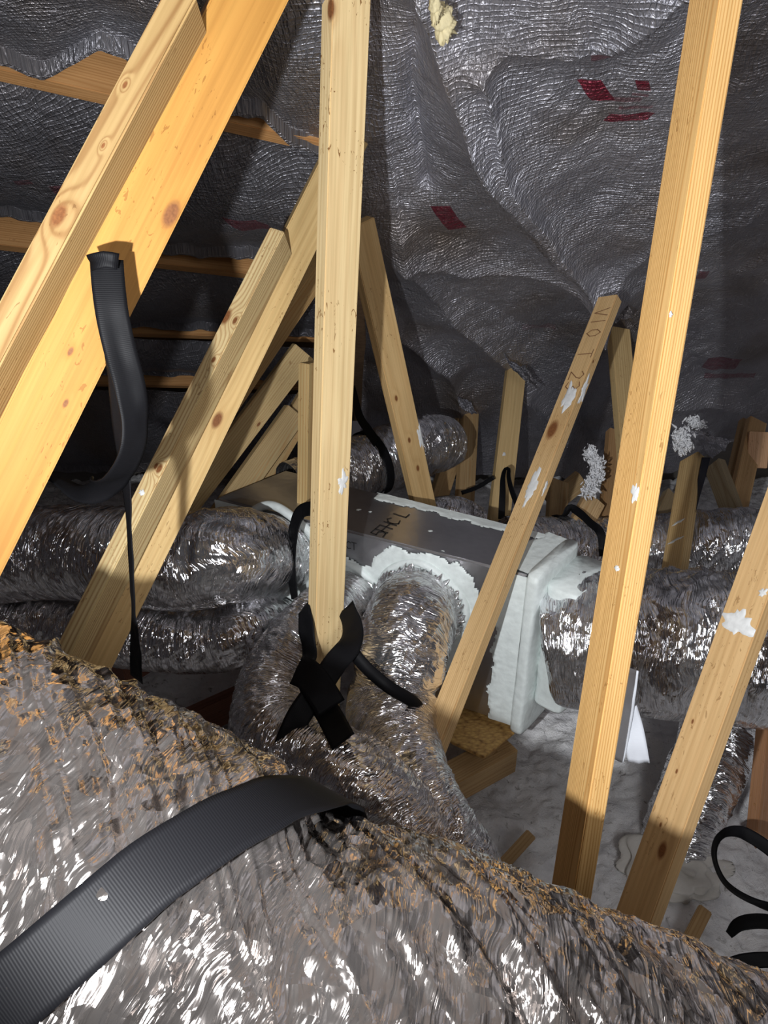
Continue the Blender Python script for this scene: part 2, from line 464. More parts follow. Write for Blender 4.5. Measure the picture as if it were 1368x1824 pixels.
def ribbon(name, pts, width, mat, normals=None, thick=0.0016, ds=0.008, wave=0.0, seed=1, twist=None, fold=0.0):
    """webbing: pts in the world; normals = outward normal per point (default: to the viewer)"""
    C = spline(pts, ds); n = len(C)
    T = np.gradient(C, axis=0); T /= np.linalg.norm(T, axis=1)[:, None]
    s = np.concatenate([[0], np.cumsum(np.linalg.norm(np.diff(C, axis=0), axis=1))])
    if normals is None: NN = CAM - C
    else:
        q = np.array([unit(x) for x in normals]); NN = spline([tuple(x) for x in q], 9)
        idx = np.linspace(0, len(q)-1, n); NN = np.stack([np.interp(idx, range(len(q)), q[:, i]) for i in range(3)], -1)
    NN = NN - (NN*T).sum(1)[:, None]*T; NN /= np.linalg.norm(NN, axis=1)[:, None]
    if twist is not None:
        a = np.radians(np.interp(np.linspace(0, 1, n), np.linspace(0, 1, len(twist)), twist))[:, None]
        BB = np.cross(T, NN); NN = NN*np.cos(a)+BB*np.sin(a)
    B = np.cross(T, NN)
    m = 9; xs = np.linspace(-0.5, 0.5, m)
    V = []
    for side in (1, -1):
        for j in range(m):
            x = xs[j] if side == 1 else xs[m-1-j]
            dz = fold*(x*2)**2 + wave*(vn(s/0.03, np.full(n, x*3+5), seed)-0.5)
            V.append(C + B*(x*width) + NN*(dz + side*thick/2)[:, None] if np.ndim(dz) else C + B*(x*width) + NN*(dz+side*thick/2))
    V = np.stack(V, 1); k = 2*m
    uv = np.zeros((n, k, 2)); uv[..., 1] = s[:, None]
    uv[:, :m, 0] = xs*width; uv[:, m:, 0] = xs[::-1]*width
    F = grid_faces(n, k, True)
    cap = np.array([[0*k+j, 0*k+j+1, k-2-j, k-1-j] for j in range(m-1)]); cap2 = cap[:, ::-1] + (n-1)*k
    F = np.vstack([F, cap, cap2])
    return mesh_obj(name, V.reshape(-1, 3), F, mat, uv=uv.reshape(-1, 2), smooth=True)

# ------------------------------------------------------------------ floor, insulation
fl = mesh_obj('floor', [(-4, -3.2, -0.16), (4, -3.2, -0.16), (4, 5, -0.16), (-4, 5, -0.16)], [(0, 1, 2, 3)],
              simple('gypsum_board', (0.35, 0.33, 0.3), 0.8))
fl['kind'] = 'structure'
nx, ny = 520, 360
X, Y = np.meshgrid(np.linspace(-2.9, 2.9, nx), np.linspace(0.55, 4.1, ny), indexing='ij')
Z = 0.09*fbm(X*2.2, Y*2.2, 5, 3) + 0.05*fbm(X*9, Y*9, 8, 5) + 0.025*np.abs(vn(X*24, Y*24, 31)-0.5) + 0.02*np.abs(vn(X*55, Y*55, 33)-0.5) + 0.03*np.abs(fbm(X*40, Y*40, 12, 3))
t = NT('blown_fibre'); tc = t.n('ShaderNodeTexCoord').outputs['Object']
n1 = t.noise(tc, 9, 5, 0.65); n2 = t.noise(tc, 120, 4, 0.7); n3 = t.noise(tc, 26, 4, 0.7, 1.0)
c = t.ramp(n1.outputs[0], [(0.3, (0.72, 0.72, 0.74)), (0.5, (0.95, 0.95, 0.96)), (0.8, (0.95, 0.95, 0.94))])
c = t.mix(t.math('MULTIPLY', t.math('SUBTRACT', n3.outputs[0], 0.60, clamp=True), 7.0, clamp=True), c, (0.22, 0.20, 0.18))
t.out(Base_Color=c, Roughness=0.95)
t.l(t.bump(t.math('ADD', n2.outputs[0], n3.outputs[0]), 0.6, 0.012), t.b.inputs['Normal'])
ins = mesh_obj('blown_insulation', np.stack([X, Y, Z], -1).reshape(-1, 3), grid_faces(nx, ny), t.m)
tag(ins, 'loose grey-white blown insulation covering the attic floor', 'insulation', kind='stuff')

# ------------------------------------------------------------------ roof: deck, rafters, radiant barrier
t = NT('roof_deck_board'); tc = t.n('ShaderNodeTexCoord').outputs['Object']
v = t.voro(t.mapping(tc, (30, 70, 30)), 1.0)
c = t.mix(v.outputs['Distance'], (0.16, 0.09, 0.05), (0.26, 0.16, 0.09))
t.out(Base_Color=c, Roughness=0.7); M_osb_deck = t.m
def deck(name, ys, zf, x0=-3.2, x1=3.2, off=0.17):
    V = []; 
    for y in ys: V += [(x0, y, zf(y)+off), (x1, y, zf(y)+off), (x1, y, zf(y)+off+0.012), (x0, y, zf(y)+off+0.012)]
    F = []
    for i in range(len(ys)-1):
        a = 4*i
        for j in range(4): F.append((a+j, a+(j+1) % 4, a+4+(j+1) % 4, a+4+j))
    F += [(0, 1, 2, 3), tuple(4*(len(ys)-1)+j for j in (3, 2, 1, 0))]
    o = mesh_obj(name, V, F, M_osb_deck, smooth=False); o['kind'] = 'structure'; return o
deck('ceiling', [0.0, 1.0, 2.0, 2.6, 3.2, 3.8, 4.2, 4.8], lambda y: CAMZ+1.47-0.755*y if y < 3.5 else roof_z(3.5)-(y-3.5)*0.755)
deck('ceiling', [-3.2, 0.0], lambda y: CAMZ+1.47+0.755*y)
wb = mesh_obj('wall_back', [(-3.2, -3.1, -0.16), (3.2, -3.1, -0.16), (3.2, -3.1, 2.2), (-3.2, -3.1, 2.2)], [(0, 1, 2, 3)], M_osb_deck, smooth=False)
wb['kind'] = 'structure'

M_raf = wood((0.60, 0.30, 0.07), (0.30, 0.11, 0.02), 160, scuff=0.3)
def rafter(a, b, label, h=0.12, w=0.045):
    """roof member between two points on the slope, its lower edge bare"""
    A = np.array(a); B = np.array(b); ax = unit(A-B); nrm = unit([0, 0.755, 1.0])
    nrm = unit(nrm - np.dot(nrm, ax)*ax); sd = np.cross(nrm, ax)
    C = (A+B)/2 + nrm*(h/2-0.02); x = sd; y = nrm; z = ax
    if np.dot(np.cross(x, y), z) < 0: x = -x
    M = Matrix(((x[0], y[0], z[0], C[0]), (x[1], y[1], z[1], C[1]), (x[2], y[2], z[2], C[2]), (0, 0, 0, 1)))
    L = np.linalg.norm(A-B)
    o = box_mesh('rafter', w, h, -L/2, L/2, M_raf, M); tag(o, label, 'rafter', 'rafters under the roof deck'); return o
rafter(on_roof(-260, 60), on_roof(585, 254), 'uppermost orange rafter, bared between two torn sheets of grey foil')
rafter(on_roof(-300, 395), on_roof(590, 500), 'brown rafter behind the crossing of the large left boards and the forked pair')
rafter(on_roof(-300, 572), on_roof(590, 600), 'dim brown rafter seen right of the hanging black strap loop')
rafter(on_roof(-300, 670), on_roof(590, 687), 'lowest dim rafter far behind the hanging black strap loop')

def strip(label, top, bot, seed, sag=0.05, n=(150, 46), off=-0.012):
    """one sheet of radiant barrier hung between two rafters"""
    tx = np.array(top, float); bx = np.array(bot, float)
    xs = np.linspace(max(tx[0, 0], bx[0, 0]), min(tx[-1, 0], bx[-1, 0]), n[0])
    V = np.zeros((n[0], n[1], 3))
    for i, x in enumerate(xs):
        yt = np.interp(x, tx[:, 0], tx[:, 1]) + 5*(vn(x/23, 3.3, seed)-0.5)
        yb = np.interp(x, bx[:, 0], bx[:, 1]) + 7*(vn(x/17, 7.3, seed)-0.5)
        a = on_roof(x, yt, off); b = on_roof(x, yb, off)
        tt = np.linspace(0, 1, n[1])[:, None]
        V[i] = a*(1-tt) + b*tt
    tt = np.linspace(0, 1, n[1])[None, :]
    h = -sag*np.sin(np.pi*tt) + 0.05*fbm(V[..., 0]*3, V[..., 1]*3, seed, 3) + 0.02*(ridge(V[..., 0]*7+V[..., 1]*5, V[..., 1]*2, seed+4)-0.5)
    h = h*np.minimum(1, np.minimum(tt, 1-tt)*8+0.2) - 0.025*(tt > 0.965)
    V += h[..., None]*unit([0, 0.755, 1.0])
    uv = np.stack([V[..., 0], V[..., 1]*1.25], -1).reshape(-1, 2)
    o = mesh_obj('radiant_barrier_sheet', V.reshape(-1, 3), grid_faces(*n), M_bar_left, uv=uv)
    tag(o, label, 'radiant barrier', 'foil sheets between the left rafters'); return o
def uvp(x, y): p = on_roof(x, y); return (p[0], p[1]*1.25)
def pr(x, y, w, h, sk=0.3, st=0.9):
    a = uvp(x, y); b = uvp(x+w, y); c = uvp(x, y+h)
    return (a[0], a[1], abs(b[0]-a[0]), abs(c[1]-a[1]), sk, st)
M_bar_left = barrier_mat('radiant_barrier_left', [pr(105, 290, 45, 16, 0, 0.5), pr(440, 352, 60, 30, 0.5, 0.6), pr(30, 275, 30, 12, 0, 0.4)], 0.62)  # darker copy of the foil; weaker light at left put into its tone
M_bar = barrier_mat('radiant_barrier', [
    pr(1062, 154, 42, 36, 0.75, 1.0), pr(1145, 142, 24, 18, 0.5, 0.9), pr(1120, 205, 80, 13, -0.3, 0.9),
    pr(1112, 170, 60, 8, 0, 0.45), pr(1132, 185, 60, 6, 0, 0.5), pr(1140, 160, 30, 5, 0, 0.5), pr(1072, 82, 40, 26, 0.3, 0.55),
    pr(800, 385, 34, 46, 0.4, 0.9), pr(1285, 640, 60, 22, 0.2, 0.6), pr(1300, 665, 90, 10, 0.2, 0.5), pr(1250, 478, 18, 18, 0.2, 0.6),
    pr(560, 110, 26, 60, 0.3, 0.6), pr(960, 585, 60, 8, 0.2, 0.2)])
strip('creased foil sheet in the top left corner above the uppermost orange rafter',
      [(-420, -330), (600, -330)], [(-420, 20), (0, 98), (75, 128), (128, 100), (180, 72), (235, 96), (300, 130), (400, 188), (470, 196), (515, 246), (560, 262), (600, 278)], 3)
strip('wide shaded foil sheet behind the large left boards, below the uppermost rafter',
      [(-420, 95), (0, 118), (78, 132), (195, 172), (300, 202), (400, 228), (470, 247), (600, 284)],
      [(-420, 330), (0, 372), (80, 383), (160, 398), (290, 440), (450, 452), (600, 480)], 11)
strip('dark foil sheet right of the top of the hanging black strap', [(-420, 425), (80, 448), (290, 476), (450, 490), (600, 520)],
      [(-420, 545), (225, 570), (300, 578), (395, 580), (600, 596)], 17)
strip('narrow dark foil sheet behind the forked brace pair', [(-420, 594), (225, 602), (395, 608), (600, 625)],
      [(-420, 650), (250, 660), (350, 662), (600, 676)], 23)
strip('lowest dark foil sheet, far behind the loop of black strap', [(-420, 692), (250, 694), (600, 706)],
      [(-420, 830), (250, 835), (600, 820)], 29)

# the big sheet on the right, creased towards the web tops
def roof_XY(x, y): p = on_roof(x, y); return np.array([p[0], p[1]])
nX, nY = 420, 520
EL = [(600, -500), (590, 0), (556, 180), (548, 262), (585, 330), (640, 420), (652, 600), (640, 900)]
ed = np.array([roof_XY(*p) for p in EL]); 
tS = np.linspace(0, 1, nX)[:, None]; tY = np.linspace(0, 1, nY)[None, :]
Yr = 0.9 + tY*(3.93-0.9)
Xl = np.interp(Yr, ed[:, 1], ed[:, 0])
Xx = Xl + tS*(2.9 - Xl)
# lower hem follows the opening at the right
depth_r = (Yr*cp - (roof_z(Yr)-CAMZ)*sp); pxx = CX + FPX*Xx/depth_r
Yx = 0.9 + tY*(np.interp(pxx, [600, 1190, 1222, 1262, 1330, 2200], [3.93, 3.90, 3.86, 3.80, 3.80, 3.78])-0.9)
h = 0.055*fbm(Xx*2.0, Yx*2.0, 41, 3)
def crease(pl, amp, w, side=0.0):
    global h
    q = [roof_XY(*p) for p in pl]; best = np.full(h.shape, 9.0); sgn = np.zeros(h.shape)
    for a, b in zip(q[:-1], q[1:]):
        ab = b-a; L2 = (ab**2).sum()
        tt = np.clip(((Xx-a[0])*ab[0]+(Yx-a[1])*ab[1])/L2, 0, 1)
        dx = Xx-a[0]-tt*ab[0]; dy = Yx-a[1]-tt*ab[1]; dd = np.sqrt(dx*dx+dy*dy)
        cr = np.sign(ab[0]*dy-ab[1]*dx)
        m = dd < best; sgn = np.where(m, cr, sgn); best = np.minimum(best, dd)
    e = np.exp(-best/w)
    h = h - amp*e + side*np.where(sgn > 0, np.exp(-best/(w*2.5))*(1-e), 0)
crease([(745, 0), (838, 200), (1000, 420), (1074, 500)], 0.11, 0.09, 0.07)
crease([(860, 100), (905, 260), (1000, 400), (1074, 500)], 0.03, 0.012)
crease([(716, 400), (722, 440), (820, 560), (940, 675)], 0.07, 0.06, -0.04)
crease([(742, 60), (735, 200), (760, 330)], -0.05, 0.03)
crease([(838, 200), (915, 330), (985, 430)], 0.03, 0.015, 0.03)
crease([(722, 440), (840, 470), (1074, 500)], 0.04, 0.05)
crease([(1074, 500), (1140, 610), (1200, 740)], 0.07, 0.05)
crease([(1074, 500), (1160, 420), (1330, 380)], 0.03, 0.05)
crease([(850, 105), (905, 70), (1010, 75), (1090, 60), (1260, -60)], 0.035, 0.04, 0.02)
crease([(690, 560), (800, 640), (830, 745)], 0.08, 0.06)
crease([(940, 680), (1020, 800), (1040, 880)], 0.05, 0.05)
crease([(1190, 700), (1368, 730)], 0.03, 0.03)
h += 0.12*np.exp(-((Xx+0.08)/0.3)**2)*np.clip((2.15-Yx)/0.4, 0, 1)
h += 0.03*(ridge(Xx*6 - Yx*5, Xx*1.5+Yx*2, 51)-0.5) + 0.010*(ridge(Xx*13+Yx*9, Yx*6-Xx*5, 53)-0.5) + 0.006*fbm(Xx*30, Yx*30, 57, 3)
nr = unit([0, 0.755, 1.0])
Zx = roof_z(Yx)
Vb = np.stack([Xx+0*Zx, Yx+0*Zx, Zx], -1) + h[..., None]*nr - 0.02*nr
uvb = np.stack([Xx+0*Yx, Yx*1.25], -1).reshape(-1, 2)
o = mesh_obj('radiant_barrier_sheet', Vb.reshape(-1, 3), grid_faces(nX, nY), M_bar, uv=uvb)
tag(o, 'large creased silver foil sheet with red printing, covering the right roof slope', 'radiant barrier')

# ------------------------------------------------------------------ boards
Wd = dict
beam('A2', 'truss_web', 'wide orange board filling the upper left, behind the striped brace', 'truss web',
     0, (368, 372, 512), 912, (-88, -84, 40), 'R', d1=1.03, d2=1.03, phi=84, ext1=0.4, ext2=0.6,
     light=(0.50, 0.235, 0.0), dark=(0.30, 0.10, 0.01), freq=60, contrast=0.5,
     knots=[('R', 0.86, 322, 0.012), ('R', 0.45, 600, 0.004), ('R', 0.72, 680, 0.004)])
beam('A1', 'brace', 'square-cut brace with weathered grey face and striped edge, upper left', 'brace',
     100, (240, 293, 352), 456, (45, 105, 168), 'R', d1=0.965, d2=0.965, ext1=0.085, ext2=0.8,
     light=(0.45, 0.28, 0.07), dark=(0.20, 0.08, 0.02), freq=190, contrast=1.0,
     knots=[('L', 0.6, 400, 0.010), ('L', 0.7, 170, 0.003), ('L', 0.4, 270, 0.0025)])
beam('C', 'truss_web', 'bright pale pine post at the picture centre, with strap crossed at its foot', 'truss web',
     0, (572, 590, 664), 1140, (547, 562, 611), 'R', d1=1.42, d2=1.98, phi=55, ext1=0.27, ext2='F',
     light=(0.84, 0.60, 0.28), dark=(0.45, 0.2, 0.05), freq=110, contrast=0.55, scuff=0.9,
     knots=[('L', 0.2, 15, 0.012)])
beam('R', 'truss_web', 'tall straight pine post right of centre with strong orange grain', 'truss web',
     0, (1223, 1282, 1325), 1590, (983, 1022, 1051), 'L', d1=1.11, d2=1.42, ext1=0.4, ext2='F',
     light=(0.80, 0.47, 0.14), dark=(0.48, 0.19, 0.03), freq=210, contrast=1.0)
beam('RR', 'truss_web', 'thick leaning board at the right edge with nail holes and white smears', 'truss web',
     1042, (1314, 1372, 1394), 1627, (1097, 1168, 1184), 'L', d1=1.58, d2=1.62, ext1=0.35, ext2='F',
     light=(0.70, 0.43, 0.16), dark=(0.42, 0.2, 0.06), freq=90, contrast=0.5,
     knots=[('L', 0.35, 1530, 0.012), ('L', 0.75, 1310, 0.0035), ('L', 0.7, 1400, 0.0035), ('L', 0.62, 1495, 0.0035)])
beam('B1', 'brace', 'shorter brace with sawn top nailed onto the second leaning board on the left', 'brace',
     456, (457, 483, 517), 900, (230, 262, 297), 'R', d1=1.78, d2=1.64, ext1=0.07, ext2=0.55,
     light=(0.74, 0.54, 0.24), dark=(0.34, 0.15, 0.04), freq=210, contrast=1.0,
     knots=[('L', 0.9, 572, 0.013), ('L', 0.25, 573, 0.006), ('L', 0.35, 644, 0.005), ('L', 0.3, 838, 0.007), ('L', 0.55, 836, 0.005)])
beam('B2', 'truss_web', 'second leaning board on the left, carrying the shorter sawn brace', 'truss web',
     456, (480, 484, 557), 912, (252, 256, 331), 'R', d1=1.86, d2=1.74, phi=80, ext1=0.5, ext2=0.6,
     light=(0.70, 0.46, 0.16), dark=(0.42, 0.2, 0.05), freq=80, contrast=0.55,
     knots=[('R', 0.62, 728, 0.013)])
beam('G', 'truss_web', 'slim leaning board in front of the plenum, with pencilled marks at its top', 'truss web',
     600, (1040, 1062, 1082), 1232, (784, 812, 837), 'L', d1=2.36, d2=2.0, phi=38, ext1=0.17, ext2='F', W_=0.068, T_=0.036,
     light=(0.72, 0.46, 0.18), dark=(0.40, 0.18, 0.05), freq=170,
     knots=[('L', 0.6, 765, 0.02), ('R', 0.3, 640, 0.004)])
beam('G2', 'truss_web', 'short leaning board descending just left of the tall orange-grained post', 'truss web',
     600, (1081, 1090, 1120), 830, (1100, 1110, 1142), 'R', d1=3.05, d2=2.9, ext1=0.05, ext2=0.3,
     light=(0.62, 0.42, 0.16), dark=(0.38, 0.2, 0.06), freq=100)
beam('D', 'truss_web', 'leaning board behind the plenum, right of the bright centre post', 'truss web',
     580, (655, 667, 701), 890, (729, 735, 772), 'R', d1=2.35, d2=2.78, phi=58, ext1=0.3, ext2='F',
     light=(0.72, 0.46, 0.17), dark=(0.42, 0.2, 0.05), freq=90, contrast=0.6,
     knots=[('R', 0.25, 715, 0.007), ('R', 0.5, 845, 0.008), ('R', 0.4, 793, 0.007)])
beam('E1', 'truss_web', 'left leg of the small V of webs below the foil, far behind the plenum', 'truss web',
     740, (813, 817, 836), 878, (768, 772, 788), 'R', d1=3.9, d2=3.6, phi=60, ext1=0.1, ext2=0.2, light=(0.55, 0.36, 0.14))
beam('E2', 'truss_web', 'right upright leg of the small V of webs far behind the plenum', 'truss web',
     740, (821, 826, 846), 890, (812, 817, 835), 'R', d1=3.85, d2=3.6, phi=60, ext1=0.1, ext2=0.2, light=(0.55, 0.36, 0.14))
beam('F', 'truss_web', 'upright web under the foil edge with a black strap hooked on it', 'truss web',
     680, (898, 903, 929), 920, (869, 874, 902), 'R', d1=3.45, d2=3.2, phi=70, ext1=0.12, ext2='F',
     light=(0.68, 0.46, 0.18), dark=(0.42, 0.2, 0.05), freq=80, contrast=0.5)
beam('B3', 'truss_web', 'shadowed web emerging behind the second leaning pair on the left', 'truss web',
     520, (518, 534, 560), 671, (418, 432, 456), 'R', d1=2.5, d2=2.5, ext1=0.25, ext2=0.5, light=(0.62, 0.38, 0.12))
beam('B4', 'brace', 'broad board with square upper end, behind the second leaning pair', 'brace',
     680, (470, 474, 517), 812, (370, 374, 415), 'R', d1=2.75, d2=2.75, phi=74, ext1=0.17, ext2=0.35,
     light=(0.60, 0.42, 0.16), freq=120, knots=[('R', 0.8, 735, 0.006)])
beam('B5', 'truss_web', 'long dim web leaning behind the foil-topped left end of the plenum', 'truss web',
     720, (520, 524, 548), 841, (446, 450, 490), 'R', d1=2.95, d2=2.9, phi=74, ext1=0.25, ext2=0.3, light=(0.56, 0.38, 0.14))
beam('B6', 'brace', 'short dim brace with notched top, lowest of the left group above the plenum', 'brace',
     740, (497, 500, 520), 841, (424, 428, 452), 'R', d1=2.85, d2=2.8, phi=70, ext1=0.05, ext2=0.3, light=(0.54, 0.38, 0.15))
beam('C2', 'brace', 'thin upright board showing along the left side of the centre post', 'brace',
     660, (541, 545, 562), 835, (539, 543, 558), 'R', d1=2.4, d2=2.5, phi=30, ext1=0.02, ext2=0.4,
     light=(0.62, 0.42, 0.15), freq=100)
beam('H1', 'truss_web', 'upright web right of the tall post, crossing in front of the rear duct', 'truss web',
     803, (1226, 1243, 1251), 1000, (1192, 1214, 1223), 'L', d1=3.0, d2=2.62, ext1=0.0, ext2=0.12,
     light=(0.74, 0.50, 0.20), freq=110)
beam('H2', 'truss_web', 'rough grey web leaning the other way, right of the upright web', 'truss web',
     842, (1268, 1290, 1297), 906, (1294, 1315, 1321), 'L', d1=3.3, d2=3.2, ext1=0.08, ext2=0.1,
     light=(0.42, 0.32, 0.16), dark=(0.2, 0.1, 0.04))
beam('H4', 'truss_web', 'far web in the dark opening at right, left of its twin', 'truss web',
     800, (1308, 1312, 1324), 870, (1292, 1296, 1308), 'R', d1=3.7, d2=3.6, phi=60, ext1=0.2, ext2=0.2, light=(0.50, 0.32, 0.12))
beam('H5', 'truss_web', 'far web in the dark opening at right, right of its twin', 'truss web',
     800, (1320, 1324, 1340), 880, (1302, 1306, 1320), 'R', d1=3.6, d2=3.5, phi=60, ext1=0.2, ext2=0.2, light=(0.54, 0.33, 0.12))
beam('H3', 'rafter_tail', 'short square rafter end hanging in the dark opening at far right', 'rafter tail',
     806, (1330, 1334, 1358), 830, (1328, 1332, 1356), 'R', d1=3.6, d2=3.6, phi=80, ext1=0.1, ext2=0.005, light=(0.74, 0.42, 0.2))
beam('H6', 'wood_block', 'small dim wood piece under the foil hem right of the tall post', 'wood block',
     877, (1184, 1188, 1203), 900, (1174, 1178, 1192), 'R', d1=3.5, d2=3.4, phi=60, ext1=0.05, ext2=0.1, light=(0.46, 0.34, 0.16))
beam('J1', 'broken_board', 'split-ended board capped by a tuft of white fibre', 'board',
     882, (1040, 1046, 1066), 906, (1027, 1033, 1052), 'R', d1=3.0, d2=2.95, phi=70, ext1=0.03, ext2=0.2, light=(0.72, 0.48, 0.22))
beam('J2', 'truss_web', 'dark web behind the tall post, right of the white fibre tuft', 'truss web',
     860, (1074, 1078, 1096), 930, (1068, 1072, 1089), 'R', d1=3.2, d2=3.1, phi=60, ext1=0.3, ext2=0.1, light=(0.52, 0.3, 0.1))
beam('J3', 'truss_web', 'small far upright web right of the leaning board marked in pencil', 'truss web',
     866, (978, 982, 999), 935, (974, 978, 994), 'R', d1=3.4, d2=3.3, phi=60, ext1=0.05, ext2=0.1, light=(0.56, 0.38, 0.16))
beam('J4', 'truss_web', 'far board slanting away behind the small upright web', 'truss web',
     862, (1002, 1006, 1030), 875, (986, 990, 1016), 'R', d1=3.5, d2=3.5, phi=60, ext1=0.08, ext2=0.06, light=(0.56, 0.38, 0.16))
beam('K', 'truss_web', 'dark brown post in shadow at the lower right frame edge', 'truss web',
     1300, (1352, 1366, 1388), 1470, (1334, 1350, 1372), 'R', d1=2.3, d2=2.4, ext1=0.1, ext2='F', light=(0.40, 0.20, 0.06))

for args in [('G', 'L', 0.45, 706, 0.035, 0.10, 3), ('G', 'R', 0.55, 690, 0.02, 0.09, 5), ('G', 'L', 0.5, 872, 0.03, 0.10, 9),
             ('G', 'R', 0.4, 862, 0.012, 0.05, 12), ('D', 'R', 0.95, 800, 0.02, 0.10, 15), ('R', 'L', 0.12, 880, 0.02, 0.03, 21),
             ('R', 'L', 0.35, 1022, 0.018, 0.008, 22), ('R', 'R', 0.1, 560, 0.006, 0.008, 23), ('RR', 'L', 0.5, 1122, 0.07, 0.05, 25),
             ('RR', 'L', 0.15, 1060, 0.02, 0.02, 26), ('C', 'R', 0.75, 870, 0.03, 0.05, 27), ('H1', 'L', 0.5, 922, 0.05, 0.012, 28),
             ('H1', 'L', 0.5, 954, 0.05, 0.014, 29), ('B1', 'L', 0.6, 884, 0.012, 0.012, 31), ('F', 'R', 0.3, 806, 0.014, 0.018, 33)]:
    smear(*args)

# ------------------------------------------------------------------ plenum box
HT = CAMZ - 1.25; HB = CAMZ - 1.833
FL = on_floor(384, 887, HT); FR = on_floor(940, 1025, HT); BL = on_floor(509, 837, HT); BR = on_floor(1010, 963, HT)
plen = root('supply_plenum', ((FL+BR)/2*np.array([1, 1, 0])+np.array([0, 0, HB])).tolist(),
            'foil-faced plenum box with white mastic collars, resting on chipboard', 'plenum')
t = NT('foil_board'); tc = t.n('ShaderNodeTexCoord').outputs['Object']
n1 = t.noise(tc, 7, 4); n2 = t.voro(t.mapping(tc, (50, 50, 50)), 1.0)
c = t.ramp(n1.outputs[0], [(0.3, (0.46, 0.46, 0.48)), (0.7, (0.62, 0.62, 0.64))])
t.out(Base_Color=c, Roughness=0.3, Metallic=0.95)
t.l(t.bump(n2.outputs['Distance'], 0.12, 0.004), t.b.inputs['Normal']); M_board = t.m
def prism(name, corners, z0, z1, mat, bevel=0.006):
    bm = bmesh.new()
    lo = [bm.verts.new((c[0], c[1], z0)) for c in corners]; hi = [bm.verts.new((c[0], c[1], z1)) for c in corners]
    bm.faces.new(lo[::-1]); bm.faces.new(hi); n = len(corners)
    for i in range(n): bm.faces.new((lo[i], lo[(i+1) % n], hi[(i+1) % n], hi[i]))
    bmesh.ops.recalc_face_normals(bm, faces=bm.faces)
    bmesh.ops.bevel(bm, geom=list(bm.edges), offset=bevel, segments=3, affect='EDGES')
    me = bpy.data.meshes.new(name); bm.to_mesh(me); bm.free(); me.materials.append(mat)
    o = bpy.data.objects.new(name, me); COL.objects.link(o); return o
attach(prism('body', [FL, FR, BR, BL], HB, HT, M_board), plen)
fax = unit(FR-FL); fn = np.array([fax[1], -fax[0], 0]); fn = fn if fn[1] < 0 else -fn      # front normal
FLen = np.linalg.norm(FR-FL)
def face_uv(x, y, off=0.0):
    p = on_plane(x, y, FL+fn*off, fn); return np.dot(p-FL, fax), p[2]
def mastic(name, o0, U, Vv, nrm, us, vs, fmask, thick=0.006, step=0.005, seed=1, label=None, mat=None):
    """brushed mastic on a flat face; fmask(u, v) > 0 where it lies"""
    nu = int((us[1]-us[0])/step)+1; nv = int((vs[1]-vs[0])/step)+1
    u, v = np.meshgrid(np.linspace(*us, nu), np.linspace(*vs, nv), indexing='ij')
    m = fmask(u, v) + 0.012*(vn(u/0.012, v/0.012, seed)-0.5) + 0.02*(vn(u/0.04, v/0.04, seed+1)-0.5)
    hh = thick*np.clip(m/0.012, -0.5, 1) + 0.0025*fbm(u/0.03, v/0.012, seed+2, 3)*(m > 0)
    Pt = o0 + u[..., None]*U + v[..., None]*Vv + (hh+0.0012)[..., None]*nrm
    F = grid_faces(nu, nv); mm = m.reshape(-1)
    F = F[(mm[F] > 0).all(axis=1)]
    used = np.unique(F); remap = np.full(nu*nv, -1); remap[used] = np.arange(len(used))
    o = mesh_obj(name, Pt.reshape(-1, 3)[used], remap[F], mat or M_mastic)
    attach(o, plen)
    if label: o['label'] = label
    return o
Zv = np.array([0, 0, 1.0]); O0 = np.array([FL[0], FL[1], HB]); hgt = HT-HB
colls = {'L1': (500, 975, 0.16), 'L2': (508, 1098, 0.11), 'P2': (628, 1062, 0.125), 'P3': (752, 1072, 0.150)}
CU = {}
for k_, (x, y, r_) in colls.items():
    u_, z_ = face_uv(x, y); CU[k_] = (u_, z_-HB, r_)
print('COLL', CU, 'front length', FLen, 'height', hgt)
def front_mask(u, v):
    m = np.full(u.shape, -1.0)
    for k_, (uu, vv, r_) in CU.items():
        m = np.maximum(m, np.minimum((r_+(0.045 if k_ != 'P2' else 0.01)) - np.hypot(u-uu, (v-vv)*0.9), hgt-0.01-v))
    m = np.maximum(m, np.minimum(0.30-u, v-0.0))                      # left third coated all over
    m = np.maximum(m, np.minimum(np.minimum(u-0.30, FLen-0.16-u), np.minimum(v-0.13, hgt-v-np.interp(u, [0.45, 0.5, 0.64, 0.70, 0.82, 0.86], [0.07, 0.10, 0.11, 0.012, 0.012, 0.055]))))
    m = np.maximum(m, u-(FLen-0.085))                                  # right corner strip
    return m
mastic('mastic_coat', O0, fax, Zv, fn, (0.0, FLen), (0.004, hgt-0.002), front_mask, 0.006, 0.0045, 5, 'brushed white mastic on the front')
tn = unit(BL-FL); T0 = np.array([FL[0], FL[1], HT])
